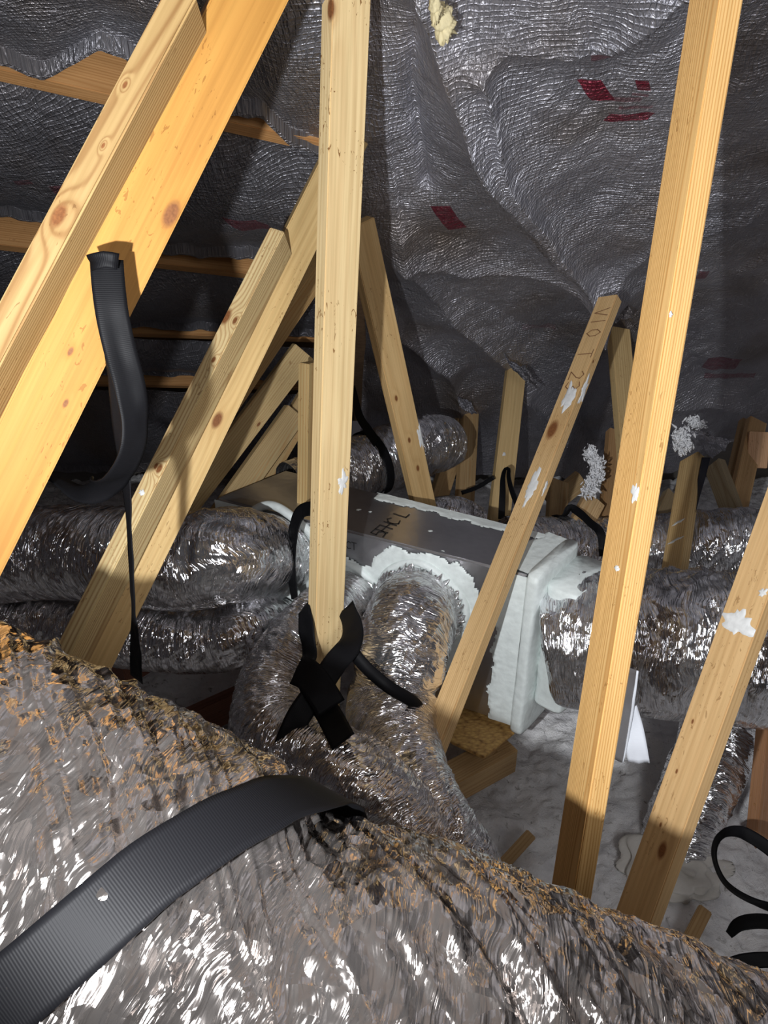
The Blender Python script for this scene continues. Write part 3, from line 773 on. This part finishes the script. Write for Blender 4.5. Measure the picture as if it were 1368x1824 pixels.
# top: strip along rear edge and cap at the right end
bax = unit(BR-BL); bl = np.linalg.norm(BR-BL); bn = np.cross(bax, Zv); bn = bn if bn[1] < 0 else -bn
mastic('tape_seam', np.array([BL[0], BL[1], HT]), bax, bn, Zv, (0.0, bl), (0.0, 0.09),
       lambda u, v: np.minimum(np.minimum(u-0.38, 0.045-v), 0.05), 0.003, 0.004, 11, 'pale taped seam along the rear top edge')
rax = unit(BR-FR); rl = np.linalg.norm(BR-FR); rin = np.cross(rax, Zv); rin = rin if rin[0] < 0 else -rin
mastic('mastic_cap', np.array([FR[0], FR[1], HT]), rax, rin, Zv, (0.0, rl), (0.0, 0.16),
       lambda u, v: 0.095-v+0.02*np.sin(u*20), 0.005, 0.004, 13, 'white mastic over the right end of the top')
for i, (x, y, w) in enumerate([(640, 908, 0.03), (660, 912, 0.025), (683, 905, 0.008), (730, 916, 0.012), (768, 946, 0.016), (790, 982, 0.02), (748, 950, 0.008), (700, 935, 0.004), (900, 975, 0.01)]):
    p = on_floor(x, y, HT); mk = lambda u, v, w=w: w*0.5 - np.hypot(u-w, (v-w)*1.6)
    mastic('mastic_splat', p-np.array([w, w, 0]), np.array([1., 0, 0]), np.array([0, 1., 0]), Zv, (0, 2*w), (0, 2*w), mk, 0.002, 0.0025, 30+i)
# flange of mastic at the right end, where the big duct leaves
rn = -rin
flg = []
e0 = FR + rn*0.0; e1 = BR
def slab(name, inset, z0, z1, thick_, off, seed, parent=plen, mat=M_mastic):
    a = FR + rax*inset + rn*off; b = BR - rax*(-0.01) + rn*off
    n1_, n2_ = 46, 90
    u = np.linspace(0, 1, n1_); v = np.linspace(z0, z1, n2_)
    U, Vg = np.meshgrid(u, v, indexing='ij')
    # closed rounded slab: front loop
    prof = [(0, 0), (0, thick_), (1, thick_), (1, 0)]
    sec = []
    L_ = np.linalg.norm(b-a)
    k = 60
    th = np.linspace(0, 2*np.pi, k, endpoint=False)
    ex = np.sign(np.cos(th))*np.abs(np.cos(th))**0.35*L_/2; ey = np.sign(np.sin(th))*np.abs(np.sin(th))**0.5*thick_/2
    Vv = []
    zz = np.concatenate([[z0], np.linspace(z0, z1, n2_), [z1]])
    for iz, z in enumerate(zz):
        sc = 1.0
        if iz == 0 or iz == len(zz)-1: sc = 0.02
        elif iz < 3 or iz > len(zz)-4: sc = 0.93+0.02*min(iz, len(zz)-1-iz)
        w = 1 + 0.10*(vn(th*2+3, np.full(k, z*14), seed)-0.5) + 0.05*(vn(th*7, np.full(k, z*40), seed+1)-0.5)
        for q in range(k):
            c_ = (a+b)/2 + rax*ex[q]*sc*(1+0.1*(w[q]-1)) + rn*(ey[q]*w[q]*sc + thick_/2)
            Vv.append((c_[0], c_[1], z))
    o = mesh_obj(name, Vv, grid_faces(len(zz), k, True), mat)
    attach(o, parent); return o
o = slab('end_flange', -0.014, HB-0.02, HT+0.008, 0.05, -0.005, 3); o['label'] = 'thick white mastic flange on the right end'
o = slab('duct_collar', 0.03, HB+0.10, HT-0.03, 0.11, 0.04, 7); o['label'] = 'white mastic collar stepping down to the large duct'
# raised rings of mastic around the collars
def ring(key, r_, t_):
    uu, vv, _ = CU[key]; n_, m_ = 90, 14; V = []
    for i in range(n_):
        a = 2*np.pi*i/n_; rr = r_*(1+0.03*math.sin(3*a+len(key)))
        for j in range(m_):
            b = 2*np.pi*j/m_; q = t_*(1+0.25*math.sin(5*a+b))
            p = O0 + fax*(uu+math.cos(a)*(rr+q*math.cos(b))) + Zv*(vv+math.sin(a)*(rr+q*math.cos(b))) + fn*(0.004+abs(q)*1.1*math.sin(b))
            V.append(p)
    F = grid_faces(n_, m_, True); k = n_*m_
    last = np.array([[(n_-1)*m_+j, j, (j+1) % m_, (n_-1)*m_+(j+1) % m_] for j in range(m_)])
    o = mesh_obj('collar_ring', V, np.vstack([F, last]), M_mastic); attach(o, plen); return o
for key, r_, t_ in (('L1', 0.152, 0.014), ('L2', 0.108, 0.010), ('P2', 0.122, 0.012), ('P3', 0.142, 0.014)): ring(key, r_, t_)
# felt-pen writing on the top and left of the front
M_ink = simple('marker_ink', (0.02, 0.018, 0.018), 0.5)
def stroke_text(name, strokes, org, U, V_, N_, size, mat, parent, rad=0.0012):
    """handwriting: strokes in a unit grid, swept as thin flat pen lines"""
    Vs, Fs = [], []
    for st in strokes:
        for (a, b) in zip(st[:-1], st[1:]):
            pa = org + U*(a[0]*size) + V_*(a[1]*size); pb = org + U*(b[0]*size) + V_*(b[1]*size)
            d = unit(pb-pa); s_ = np.cross(N_, d); k = len(Vs)
            for p_ in (pa - d*rad, pb + d*rad):
                Vs += [p_ - s_*rad, p_ + s_*rad]
            Fs.append((k, k+2, k+3, k+1))
    o = mesh_obj(name, [tuple(v) for v in Vs], Fs, mat, smooth=False)
    return o
GL = {
 '5': [[(.6, 1), (.05, 1), (.0, .55), (.4, .6), (.6, .35), (.45, .05), (0, 0)]],
 'F': [[(0, 0), (0, 1), (.6, 1)], [(0, .5), (.5, .5)]],
 'H': [[(0, 0), (0, 1)], [(.55, 0), (.55, 1)], [(0, .5), (.55, .5)]],
 'C': [[(.6, .85), (.35, 1), (.05, .75), (0, .35), (.2, 0), (.6, .1)]],
 '2': [[(0, .8), (.25, 1), (.55, .8), (.45, .5), (0, 0), (.6, 0)]],
 '3': [[(0, .9), (.3, 1), (.55, .78), (.3, .55), (.55, .3), (.3, 0), (0, .1)]],
 'T': [[(0, 1), (.6, 1)], [(.3, 1), (.3, 0)]], '1': [[(.2, 0), (.2, 1)]],
 '0': [[(.3, 1), (.05, .7), (.05, .3), (.3, 0), (.55, .3), (.55, .7), (.3, 1)]],
 'V': [[(0, 1), (.3, 0), (.6, 1)]], 'L': [[(0, 1), (0, 0), (.5, 0)]], '-': [[(0, .5), (.45, .5)]],
 'D': [[(0, 0), (0, 1), (.4, .85), (.5, .4), (.35, .05), (0, 0)]], 'U': [[(0, 1), (.05, .1), (.3, 0), (.5, .2), (.55, 1)]],
 'X': [[(0, 1), (.5, 0)], [(0, 0), (.5, 1)]], ' ': []}
def letters(s_, adv=0.8):
    out = []
    for i, ch in enumerate(s_):
        for st in GL[ch]: out.append([(x+i*adv, y) for x, y in st])
    return out
q0 = on_floor(682, 956, HT+0.0015); q1 = on_floor(742, 905, HT+0.0015); q2 = on_floor(665, 945, HT+0.0015)
Ud = unit(q1-q0); Vd = unit(np.cross(Zv, Ud))
o = stroke_text('writing', letters('5FHC L', 0.62), q0, Ud, Vd, Zv, 0.045, M_ink, plen, 0.0022); attach(o, plen)
u_, z_ = face_uv(600, 968); o = stroke_text('writing', letters('DUCT', 0.75), O0+fax*u_+Zv*(z_-HB)+fn*0.010, fax, Zv, fn, 0.026, M_ink, plen, 0.0015); attach(o, plen)
# pencilled marks on the leaning board, reading down the board
b = BEAM['G']
gp = beam_local('G', 'L', 0.25, 560, 0.0012); Mb = b['M']
def on_beam(key, p): return np.array(BEAM[key]['M'] @ Vector(p))
axd = np.array(BEAM['G']['M'].col[2][:3])
acr = unit(on_beam('G', beam_local('G', 'L', 0.2, 600)) - on_beam('G', beam_local('G', 'L', 0.8, 600)))
nG = unit(np.cross(-axd, acr)); 
nG = nG if np.dot(nG, CAM-on_beam('G', gp)) > 0 else -nG
o = stroke_text('pencil_marks', letters('V10 T 23', 0.85), on_beam('G', beam_local('G', 'L', 0.80, 548, 0.001)), -axd, acr, nG, 0.048,
                simple('pencil', (0.2, 0.09, 0.04), 0.7), None, 0.0014)
o.parent = b['o']; o.matrix_parent_inverse = b['o'].matrix_world.inverted()
o['label'] = 'V10 T 23 written by hand'

# ------------------------------------------------------------------ ducts
def D(*rows): return [tuple(P(x, y, d))+(r,) for (x, y, d, r) in rows]
def on_front(key, off, r): 
    u_, v_, _ = CU[key]; p = O0 + fax*u_ + Zv*v_ + fn*off; return (p[0], p[1], p[2], r)
d_ = tube('flexible_duct', [on_front('L1', 0.0, 0.135), on_front('L1', 0.07, 0.138)] + D((410, 990, 2.16, .135), (330, 1000, 2.13, .137), (210, 990, 2.2, .14), (70, 985, 2.3, .14), (-150, 1010, 2.3, .14), (-500, 1040, 2.2, .14)),
          M_foil, amp=0.008, seed=11, flat_under=0.75)
tag(d_, 'thick foil duct leaving the plenum to the left behind the leaning pair', 'duct', 'flexible ducts')
d_ = tube('flexible_duct', [on_front('L2', 0.0, 0.10), on_front('L2', 0.06, 0.10)] + D((450, 1125, 2.28, .098), (370, 1138, 2.26, .1), (250, 1132, 2.3, .1), (110, 1115, 2.4, .1), (-100, 1100, 2.5, .1)),
          M_foil, amp=0.009, seed=21, flat_under=0.6)
tag(d_, 'shadowed foil duct directly beneath the thick left duct', 'duct', 'flexible ducts')
d_ = tube('flexible_duct', [on_front('P2', 0.0, 0.105), on_front('P2', 0.05, 0.108)] + D((580, 1110, 2.2, .108), (530, 1165, 2.12, .108), (492, 1235, 2.04, .108), (492, 1312, 1.94, .108), (560, 1352, 1.84, .10), (640, 1392, 1.76, .098), (720, 1466, 1.74, .095), (800, 1560, 1.8, .095), (860, 1680, 1.95, .095)),
          M_foil_s, amp=0.006, seed=31)
tag(d_, 'foil duct curling round the foot of the centre post under crossed straps', 'duct', 'flexible ducts')
d_ = tube('flexible_duct', [on_front('P3', 0.0, 0.128), on_front('P3', 0.05, 0.13)] + D((728, 1120, 2.17, .13), (712, 1180, 2.1, .13), (698, 1250, 2.08, .125), (706, 1320, 1.98, .108), (735, 1400, 1.84, .097), (780, 1480, 1.78, .092), (830, 1570, 1.8, .092), (860, 1690, 1.95, .092)),
          M_foil_s, amp=0.006, seed=41, waist=[(0.42, 0.03, 0.12)])
tag(d_, 'foil duct dropping from the round white collar on the plenum front', 'duct', 'flexible ducts')
def cuff(host, key, r_, off, seed):
    """torn foil edge gathered round the collar"""
    uu, vv, _ = CU[key]; n_, m_ = 260, 9; V = []
    for i in range(n_):
        a = 2*np.pi*i/n_; j1 = float(vn(math.cos(a)*9+20, math.sin(a)*9+20, seed)); j2 = float(vn(math.cos(a)*25+40, math.sin(a)*25+40, seed+1))
        for j in range(m_):
            f = j/(m_-1); rr = r_ + 0.004 + 0.020*f*f*(0.3+j1) + 0.010*(j2-0.5)*(0.4+f); oo = off - 0.05*f*(0.35+0.9*j2)
            V.append(O0 + fax*(uu+math.cos(a)*rr) + Zv*(vv+math.sin(a)*rr) + fn*max(0.008, oo))
    F = grid_faces(n_, m_); last = np.array([[(n_-1)*m_+j, j, j+1, (n_-1)*m_+j+1] for j in range(m_-1)])
    o = mesh_obj('torn_foil_cuff', V, np.vstack([F, last]), M_foil, uv=np.array([[i/n_*0.8, j*0.006] for i in range(n_) for j in range(m_)])); o.parent = host
cuff(d_, 'P3', 0.130, 0.075, 5)
rc = (FR+BR)/2 + rn*0.08; rz = HB+0.28
d_ = tube('flexible_duct', D((985, 1132, 2.36, .17), (1000, 1132, 2.35, .205), (1060, 1138, 2.31, .213), (1110, 1142, 2.28, .215), (1240, 1150, 2.22, .215), (1400, 1165, 2.2, .215), (1700, 1190, 2.2, .21)),
          M_foil, amp=0.016, seed=51, flat_under=0.85, nth=260, pleat=0.042)
tag(d_, 'largest foil duct running right from the plenum end collar', 'duct', 'flexible ducts')
d_ = tube('flexible_duct', D((900, 985, 2.9, .13), (1000, 985, 2.95, .13), (1110, 985, 3.0, .135), (1200, 980, 2.95, .14), (1300, 975, 2.9, .14), (1500, 970, 2.85, .14)),
          M_foil, amp=0.013, seed=61)
tag(d_, 'glittering rear duct above and behind the largest right-hand duct', 'duct', 'flexible ducts')
d_ = tube('flexible_duct', D((1290, 1180, 2.62, .115), (1284, 1290, 2.55, .115), (1250, 1390, 2.48, .115), (1212, 1480, 2.45, .11), (1190, 1560, 2.46, .10)),
          M_foil, amp=0.008, seed=71, flat_under=0.0)
tag(d_, 'foil duct dropping into the floor behind the thick leaning right board', 'duct', 'flexible ducts')
d_ = tube('flexible_duct', D((520, 880, 2.85, .12), (600, 850, 2.95, .12), (680, 818, 3.05, .125), (750, 795, 3.15, .125), (790, 790, 3.3, .115)),
          M_foil, amp=0.006, seed=81)
tag(d_, 'grey foil duct rising behind the plenum between centre post and leaning web', 'duct', 'flexible ducts')
d_ = tube('flexible_duct', D((760, 925, 3.0, .08), (810, 918, 3.0, .075), (850, 930, 3.05, .06)), M_foil, amp=0.005, seed=85)
tag(d_, 'short end of foil duct peeking over the rear edge of the plenum', 'duct', 'flexible ducts')
# foreground duct
FD = D((-620, 1230, .92, .20), (-400, 1320, .88, .20), (-190, 1415, .82, .20), (10, 1520, .79, .20), (190, 1622, .775, .20), (330, 1700, .765, .198), (440, 1765, .757, .190),
       (570, 1830, .75, .194), (720, 1893, .75, .200), (960, 2000, .75, .20), (1228, 2108, .75, .20), (1500, 2205, .76, .20), (1800, 2240, .8, .2))
duct = tube('flexible_duct', FD, M_foil_big, ds=0.003, nth=420, amp=0.011, seed=91, pleat=0.034, skew=1.6, waist=[(0.80, 0.05, 0.10)])
tag(duct, 'huge crumpled foil duct crossing the whole foreground', 'duct', 'flexible ducts')

# boot mastic and debris at the right
def blob(name, c, rx, ry, rz, mat, seed, amp=0.35, n=28):
    th, ph = np.meshgrid(np.linspace(0.001, np.pi-0.001, n), np.linspace(0, 2*np.pi, 2*n, endpoint=False), indexing='ij')
    r = 1 + amp*(vn(ph/(2*np.pi)*10, th*3, seed, None)-0.5) + amp*0.8*(vn(np.cos(ph)*4+7, th*6+np.sin(ph)*4, seed+2)-0.5)
    V = np.stack([c[0]+rx*r*np.sin(th)*np.cos(ph), c[1]+ry*r*np.sin(th)*np.sin(ph), c[2]+rz*r*np.cos(th)], -1)
    return mesh_obj(name, V.reshape(-1, 3), grid_faces(n, 2*n, True), mat)
bp = on_floor(1200, 1535, 0.02)
o = blob('register_boot', bp, 0.14, 0.10, 0.04, simple('boot_mastic', (0.75, 0.73, 0.68), 0.6, 0, 0.9, 30), 5, 0.75, 60)
tag(o, 'mastic-smeared duct boot sunk in the insulation at lower right', 'duct boot')

# ------------------------------------------------------------------ chipboard, blocking, scraps
t = NT('chipboard'); tc = t.n('ShaderNodeTexCoord').outputs['Object']
v = t.voro(t.mapping(tc, (60, 110, 60), (0, 0, 0.5)), 1.0); n1 = t.noise(tc, 90, 4)
c = t.ramp(t.math('MULTIPLY', v.outputs['Distance'], n1.outputs[0]), [(0.05, (0.62, 0.38, 0.12)), (0.35, (0.42, 0.23, 0.07)), (0.6, (0.2, 0.1, 0.03))])
t.out(Base_Color=c, Roughness=0.7); t.l(t.bump(v.outputs['Distance'], 0.5, 0.003), t.b.inputs['Normal']); M_chip = t.m
zc = HB-0.018
cc = [on_floor(700, 1240, zc), on_floor(806, 1322, zc), on_floor(862, 1348, zc), on_floor(968, 1262, zc), on_floor(1010, 1200, zc), on_floor(760, 1120, zc)]
o = prism('chipboard_panel', cc, zc-0.012, zc, M_chip, 0.002)
tag(o, 'rough chipboard offcut under the right corner of the plenum', 'board')
def plank(name, label, a, b, w, h, mat, cat='board', roll=0.0):
    A = np.array(a); B = np.array(b); z = unit(A-B); x = unit(np.cross(z, [0, 0, 1.0]))
    y = np.cross(z, x); cr, sr = math.cos(roll), math.sin(roll); x, y = x*cr+y*sr, -x*sr+y*cr
    C = (A+B)/2; L = np.linalg.norm(A-B)
    M = Matrix(((x[0], y[0], z[0], C[0]), (x[1], y[1], z[1], C[1]), (x[2], y[2], z[2], C[2]), (0, 0, 0, 1)))
    o = box_mesh(name, w, h, -L/2, L/2, mat, M, bevel=0.003); tag(o, label, cat); return o
M_j = wood((0.58, 0.36, 0.13), (0.34, 0.16, 0.04), 120); M_jd = wood((0.30, 0.13, 0.04), (0.16, 0.06, 0.02), 120)
zb = zc-0.06
plank('ceiling_joist', 'pale joist under the chipboard offcut, right of the dropping duct', on_floor(700, 1450, zb-0.06), on_floor(905, 1340, zb-0.06), 0.09, 0.10, M_j, 'joist')
plank('support_board', 'board carrying the left half of the plenum', on_floor(470, 1060, HB-0.035), on_floor(850, 1170, HB-0.035), 0.24, 0.04, M_jd, 'board')
plank('ceiling_joist', 'brown joist edge showing beside the curling duct, low left of centre', on_floor(250, 1330, 0.10), on_floor(520, 1205, 0.10), 0.04, 0.13, M_jd, 'joist')
plank('ceiling_joist', 'dark joist in the gap below the thick left duct', on_floor(40, 1040, 0.16), on_floor(250, 1190, 0.16), 0.14, 0.10, M_jd, 'joist')
plank('wood_scrap', 'splintered strip of pine poking out of the insulation below centre right', on_floor(946, 1486, 0.08), on_floor(850, 1590, 0.06), 0.036, 0.018, M_j, 'wood scrap', 0.3)
plank('wood_scrap', 'second pine strip in the insulation, near the right frame edge', on_floor(1256, 1620, 0.08), on_floor(1200, 1730, 0.06), 0.038, 0.02, M_j, 'wood scrap', 0.2)
plank('wood_scrap', 'thin sliver of wood lying on the insulation at the left', on_floor(248, 1196, 0.05), on_floor(292, 1180, 0.05), 0.02, 0.01, M_jd, 'wood scrap', 0.2)

# ------------------------------------------------------------------ straps
def PP(*rows): return [tuple(P(*r)) for r in rows]
r_ = root('hanging_strap', P(188, 460, 1.0).tolist(), 'twisted black strap looped down from the large upper left boards', 'strap')
front = lambda q: CAM-q
o = ribbon('front_strand', PP((190, 462, .985), (193, 505, .985), (200, 560, .99), (213, 620, 1.0), (232, 690, 1.01), (241, 750, 1.02), (236, 800, 1.03), (218, 840, 1.05), (185, 868, 1.1), (140, 872, 1.16), (100, 850, 1.2)), 0.041, M_strap,
           twist=[0, 0, -5, -15, -35, -42, -48, -40, 30, 60, 75], wave=0.003, seed=3); attach(o, r_)
o = ribbon('back_strand', PP((196, 470, .992), (199, 560, 1.0), (205, 640, 1.03), (211, 720, 1.06), (218, 800, 1.08), (226, 880, 1.10), (231, 960, 1.13), (236, 1050, 1.16), (240, 1120, 1.2), (243, 1210, 1.26)), 0.030, M_strap,
           twist=[0, 20, 40, 50, 68, 76, 80, 82, 60, 50], wave=0.003, seed=4); attach(o, r_)
o = ribbon('folded_top', PP((160, 468, .975), (186, 462, .97), (211, 466, .975)), 0.020, M_strap, wave=0.006, seed=6); attach(o, r_)

r_ = root('tied_strap', P(575, 1230, 1.85).tolist(), 'black strap crossed and tied round the foot of the centre post', 'strap')
for q, (nm, pts, w, tw) in enumerate([
    ('strand', ((541, 1082, 1.99), (545, 1120, 1.95), (551, 1160, 1.93), (545, 1190, 1.88), (556, 1225, 1.84), (583, 1268, 1.80), (612, 1322, 1.70)), 0.060, [60, 50, 60, 20, 0, 0, 10]),
    ('strand', ((616, 1082, 2.0), (628, 1120, 1.95), (622, 1150, 1.90), (598, 1180, 1.86), (568, 1225, 1.82), (530, 1280, 1.80), (500, 1352, 1.80)), 0.058, [40, 25, 10, 0, 0, -10, -15]),
    ('knot', ((528, 1192, 1.85), (552, 1205, 1.82), (572, 1232, 1.80), (590, 1262, 1.79)), 0.074, [0, 0, 0, 0])]):
    o = ribbon(nm, PP(*pts), w, M_strap, twist=tw, wave=0.004, seed=10+q); attach(o, r_)
o = ribbon('support_strap', PP((618, 1150, 1.93), (650, 1188, 1.91), (690, 1222, 1.89), (735, 1250, 1.93), (752, 1275, 2.0)), 0.032, M_strap, twist=[20, 10, 0, 0, 10], fold=-0.006)
tag(o, 'tight black strap slanting from the tied post over the dropping duct', 'strap')
o = ribbon('plenum_strap', PP((600, 915, 2.10), (560, 906, 2.18), (536, 912, 2.24), (524, 940, 2.26), (519, 980, 2.27), (519, 1020, 2.28), (525, 1068, 2.28)), 0.042, M_strap,
           twist=[0, 0, 20, 45, 50, 50, 65], wave=0.003)
tag(o, 'black strap hanging down the white left front of the plenum', 'strap')

def wrap(name, label, path, s_at, tilt, width, a0, a1, grow=1.045, n=40):
    """webbing pulled round a duct whose centre line is path"""
    C = spline(path, 0.004); R = C[:, 3]; C = C[:, :3]
    T = np.gradient(C, axis=0); T /= np.linalg.norm(T, axis=1)[:, None]
    s = np.concatenate([[0], np.cumsum(np.linalg.norm(np.diff(C, axis=0), axis=1))])
    i0 = int(np.argmin(np.abs(s-s_at))); c0, t0, r0 = C[i0], T[i0], R[i0]
    N = unit(np.array([0, 0, 1.0]) - t0[2]*t0); B = np.cross(t0, N)
    pts, nn = [], []
    for a in np.linspace(math.radians(a0), math.radians(a1), n):
        d = math.cos(a)*N + math.sin(a)*B; sh = tilt*math.sin(a)
        i = int(np.argmin(np.abs(s-(s_at+sh))))
        pts.append(tuple(C[i]+d*R[i]*grow)); nn.append(d)
    print(name, 's', s_at)
    o = ribbon(name, pts, width, M_strap, normals=nn, ds=0.01); tag(o, label, 'strap'); return o
# arc position of the pinch on the foreground duct
Cf = spline(FD, 0.004); sf = np.concatenate([[0], np.cumsum(np.linalg.norm(np.diff(Cf[:, :3], axis=0), axis=1))])
pin = P(440, 1765, .757); print('total', sf[-1]); s_pin = sf[int(np.argmin(np.linalg.norm(Cf[:, :3]-pin, axis=1)))]
wrap('duct_strap', 'wide black strap biting into the foreground duct', FD, s_pin-0.085, -0.10, 0.058, -170, 170, 1.055)
QD = D((520, 880, 2.85, .12), (600, 850, 2.95, .12), (680, 818, 3.05, .125), (750, 795, 3.15, .125), (790, 790, 3.3, .115))
wrap('duct_strap', 'black strap round the grey duct rising behind the plenum', QD, 0.36, 0.0, 0.035, -170, 170, 1.06)
o = ribbon('hanging_strap', PP((628, 690, 2.9), (640, 740, 2.88), (655, 765, 2.86), (672, 790, 2.84)), 0.04, M_strap, twist=[60, 50, 40, 30])
tag(o, 'dark strap coming down to the grey duct behind the centre post', 'strap')
o = ribbon('hooked_strap', PP((893, 925, 3.05), (895, 880, 3.08), (896, 850, 3.1), (900, 836, 3.1), (906, 836, 3.1), (906, 850, 3.1), (912, 875, 3.1), (922, 900, 3.1)), 0.026, M_strap, twist=[10, 0, 20, 40, 60, 50, 40, 30])
tag(o, 'black strap hooked over the upright web far behind the plenum', 'strap')
o = ribbon('slack_strap', PP((822, 878, 3.3), (850, 868, 3.25), (880, 850, 3.2)), 0.018, M_strap)
tag(o, 'slack dark strap stretched between the far small V and upright web', 'strap')
o = ribbon('knotted_strap', PP((985, 925, 3.0), (1005, 918, 2.95), (1015, 905, 2.93), (1030, 912, 2.9), (1050, 930, 2.85), (1070, 950, 2.8), (1075, 990, 2.78)), 0.03, M_strap, twist=[20, 60, 0, 30, 10, 0, 0], wave=0.008)
tag(o, 'knotted black strap by the frayed board, over the rear duct', 'strap')
o = ribbon('draped_strap', PP((1258, 815, 2.98), (1250, 850, 2.9), (1240, 890, 2.85), (1232, 925, 2.8)), 0.03, strap_mat('dark_film', (0.03, 0.032, 0.045), 0.25), twist=[10, 30, 50, 60])
tag(o, 'dark film strip hanging beside the upright web at right', 'strap')
r_ = root('coiled_strap', on_floor(1330, 1600, 0.05).tolist(), 'black strap coiled loosely on the insulation at lower right', 'strap')
for q, pts in enumerate([((1420, 1560, 1.95), (1370, 1512, 1.98), (1318, 1482, 2.0), (1282, 1490, 2.0), (1272, 1525, 2.0), (1290, 1570, 1.98), (1330, 1600, 1.95), (1400, 1625, 1.93)),
                         ((1430, 1665, 1.85), (1370, 1642, 1.88), (1320, 1645, 1.9), (1298, 1665, 1.9)),
                         ((1296, 1722, 1.84), (1330, 1712, 1.84), (1380, 1710, 1.83), (1430, 1720, 1.82))]):
    o = ribbon('strand', PP(*pts), 0.034, M_strap, twist=[0, 5, 10, 60, 70, 65, 60, 40][:len(pts)], wave=0.002, seed=40+q); attach(o, r_)
r_ = root('white_strap', P(1118, 1200, 1.32).tolist(), 'white woven strap ends hanging behind the tall orange-grained post', 'strap')
o = ribbon('strand', PP((1120, 1190, 1.42), (1114, 1240, 1.44), (1105, 1300, 1.46), (1094, 1352, 1.48)), 0.036, M_white_strap, twist=[25, 5, -10, 15], wave=0.006); attach(o, r_)
o = ribbon('strand', PP((1116, 1262, 1.45), (1127, 1300, 1.46), (1133, 1330, 1.46), (1138, 1358, 1.47)), 0.040, M_white_strap, twist=[-10, 0, 5, 10], wave=0.006, seed=9); attach(o, r_)

# ------------------------------------------------------------------ fibre tufts, torn foil flaps
M_fluff = simple('white_fibre', (0.85, 0.86, 0.90), 0.95, 0, 0.8, 140)
def tuft(label, pts, rad, seed, n=150):
    rng = np.random.default_rng(seed); C = spline(PP(*pts), 0.01); V = []; F = []
    for i in range(n):
        c = C[rng.integers(len(C))] + rng.normal(0, rad*0.45, 3); s_ = rad*rng.uniform(0.05, 0.2); st = rng.normal(0, 1, 3); st /= np.linalg.norm(st); ln = rng.uniform(1.5, 5.0)
        m = 4
        for a in range(m+1):
            for b_ in range(m):
                th = math.pi*a/m; ph = 2*math.pi*b_/m; rr = s_*rng.uniform(0.6, 1.3)
                q_ = np.array([rr*math.sin(th)*math.cos(ph), rr*math.sin(th)*math.sin(ph), rr*math.cos(th)]); q_ = q_ + st*np.dot(q_, st)*(ln-1)
                V.append(tuple(c+q_))
        k = i*(m+1)*m
        for a in range(m):
            for b_ in range(m): F.append((k+a*m+b_, k+(a+1)*m+b_, k+(a+1)*m+(b_+1) % m, k+a*m+(b_+1) % m))
    o = mesh_obj('fibre_tuft', V, np.array(F), M_fluff); tag(o, label, 'insulation tuft', kind=None); return o
tuft('stringy white fibre tuft hanging from the foil left of the tall post', [(1050, 805, 3.0), (1064, 830, 3.0), (1058, 855, 2.98), (1048, 878, 2.97)], 0.026, 1, 900)
tuft('white fibre tuft at the torn foil corner right of the tall post', [(1214, 775, 3.0), (1218, 795, 3.0)], 0.03, 2, 500)
tuft('faint white fibre clump higher on the torn foil corner, right of the tall post', [(1228, 748, 3.02), (1248, 756, 3.02)], 0.02, 3, 260)
def flap(label, corners, seed, n=24):
    c = [P(*q) for q in corners]; V = np.zeros((n, n, 3))
    for i in range(n):
        for j in range(n):
            a, b_ = i/(n-1), j/(n-1)
            V[i, j] = (c[0]*(1-a)+c[1]*a)*(1-b_)+(c[3]*(1-a)+c[2]*a)*b_
    I, J = np.meshgrid(range(n), range(n), indexing='ij')
    V[..., 1] -= 0.05*fbm(I/6, J/6, seed, 3); V[..., 2] += 0.04*fbm(I/5+9, J/7, seed+5, 3)
    o = mesh_obj('foil_flap', V.reshape(-1, 3), grid_faces(n, n), M_bar_left, uv=(V[..., [0, 2]]*1.0).reshape(-1, 2)); tag(o, label, 'foil flap'); return o
flap('torn triangular foil flap over the upright web right of the tall post', [(1218, 768, 3.0), (1262, 772, 2.95), (1304, 786, 2.95), (1268, 818, 2.85)], 3)
flap('torn foil flap where the pencil-marked board meets the sheet', [(1068, 500, 2.85), (1100, 508, 2.85), (1130, 560, 2.8), (1098, 572, 2.82)], 5)
flap('bright curled foil edge above the small V of webs', [(814, 706, 3.7), (838, 712, 3.7), (850, 740, 3.68), (822, 730, 3.7)], 7)
flap('bright torn foil flap beside the centre post at the uppermost rafter', [(478, 190, 1.95), (540, 205, 1.9), (562, 262, 1.95), (520, 236, 1.98)], 9)
flap('curled foil lip over the upright web with the hooked strap', [(896, 630, 3.3), (940, 660, 3.3), (965, 700, 3.3), (925, 672, 3.28)], 13)
for x_, y_, a_, b_, lb_ in ((791, 42, 0.020, 0.028, 'larger pale yellow foam drip stuck on the foil right of the centre post top'), (776, 14, 0.011, 0.022, 'smaller pale foam drip at the top edge, above the larger one')):
    pf = on_roof(x_, y_, -0.09); o = blob('foam_drip', pf, a_, 0.012, b_, simple('cured_foam', (0.62, 0.54, 0.32), 0.7, 0, 0.5, 90), 5, 0.7, 20); tag(o, lb_, 'foam drip')
print('script done', len(bpy.data.objects))
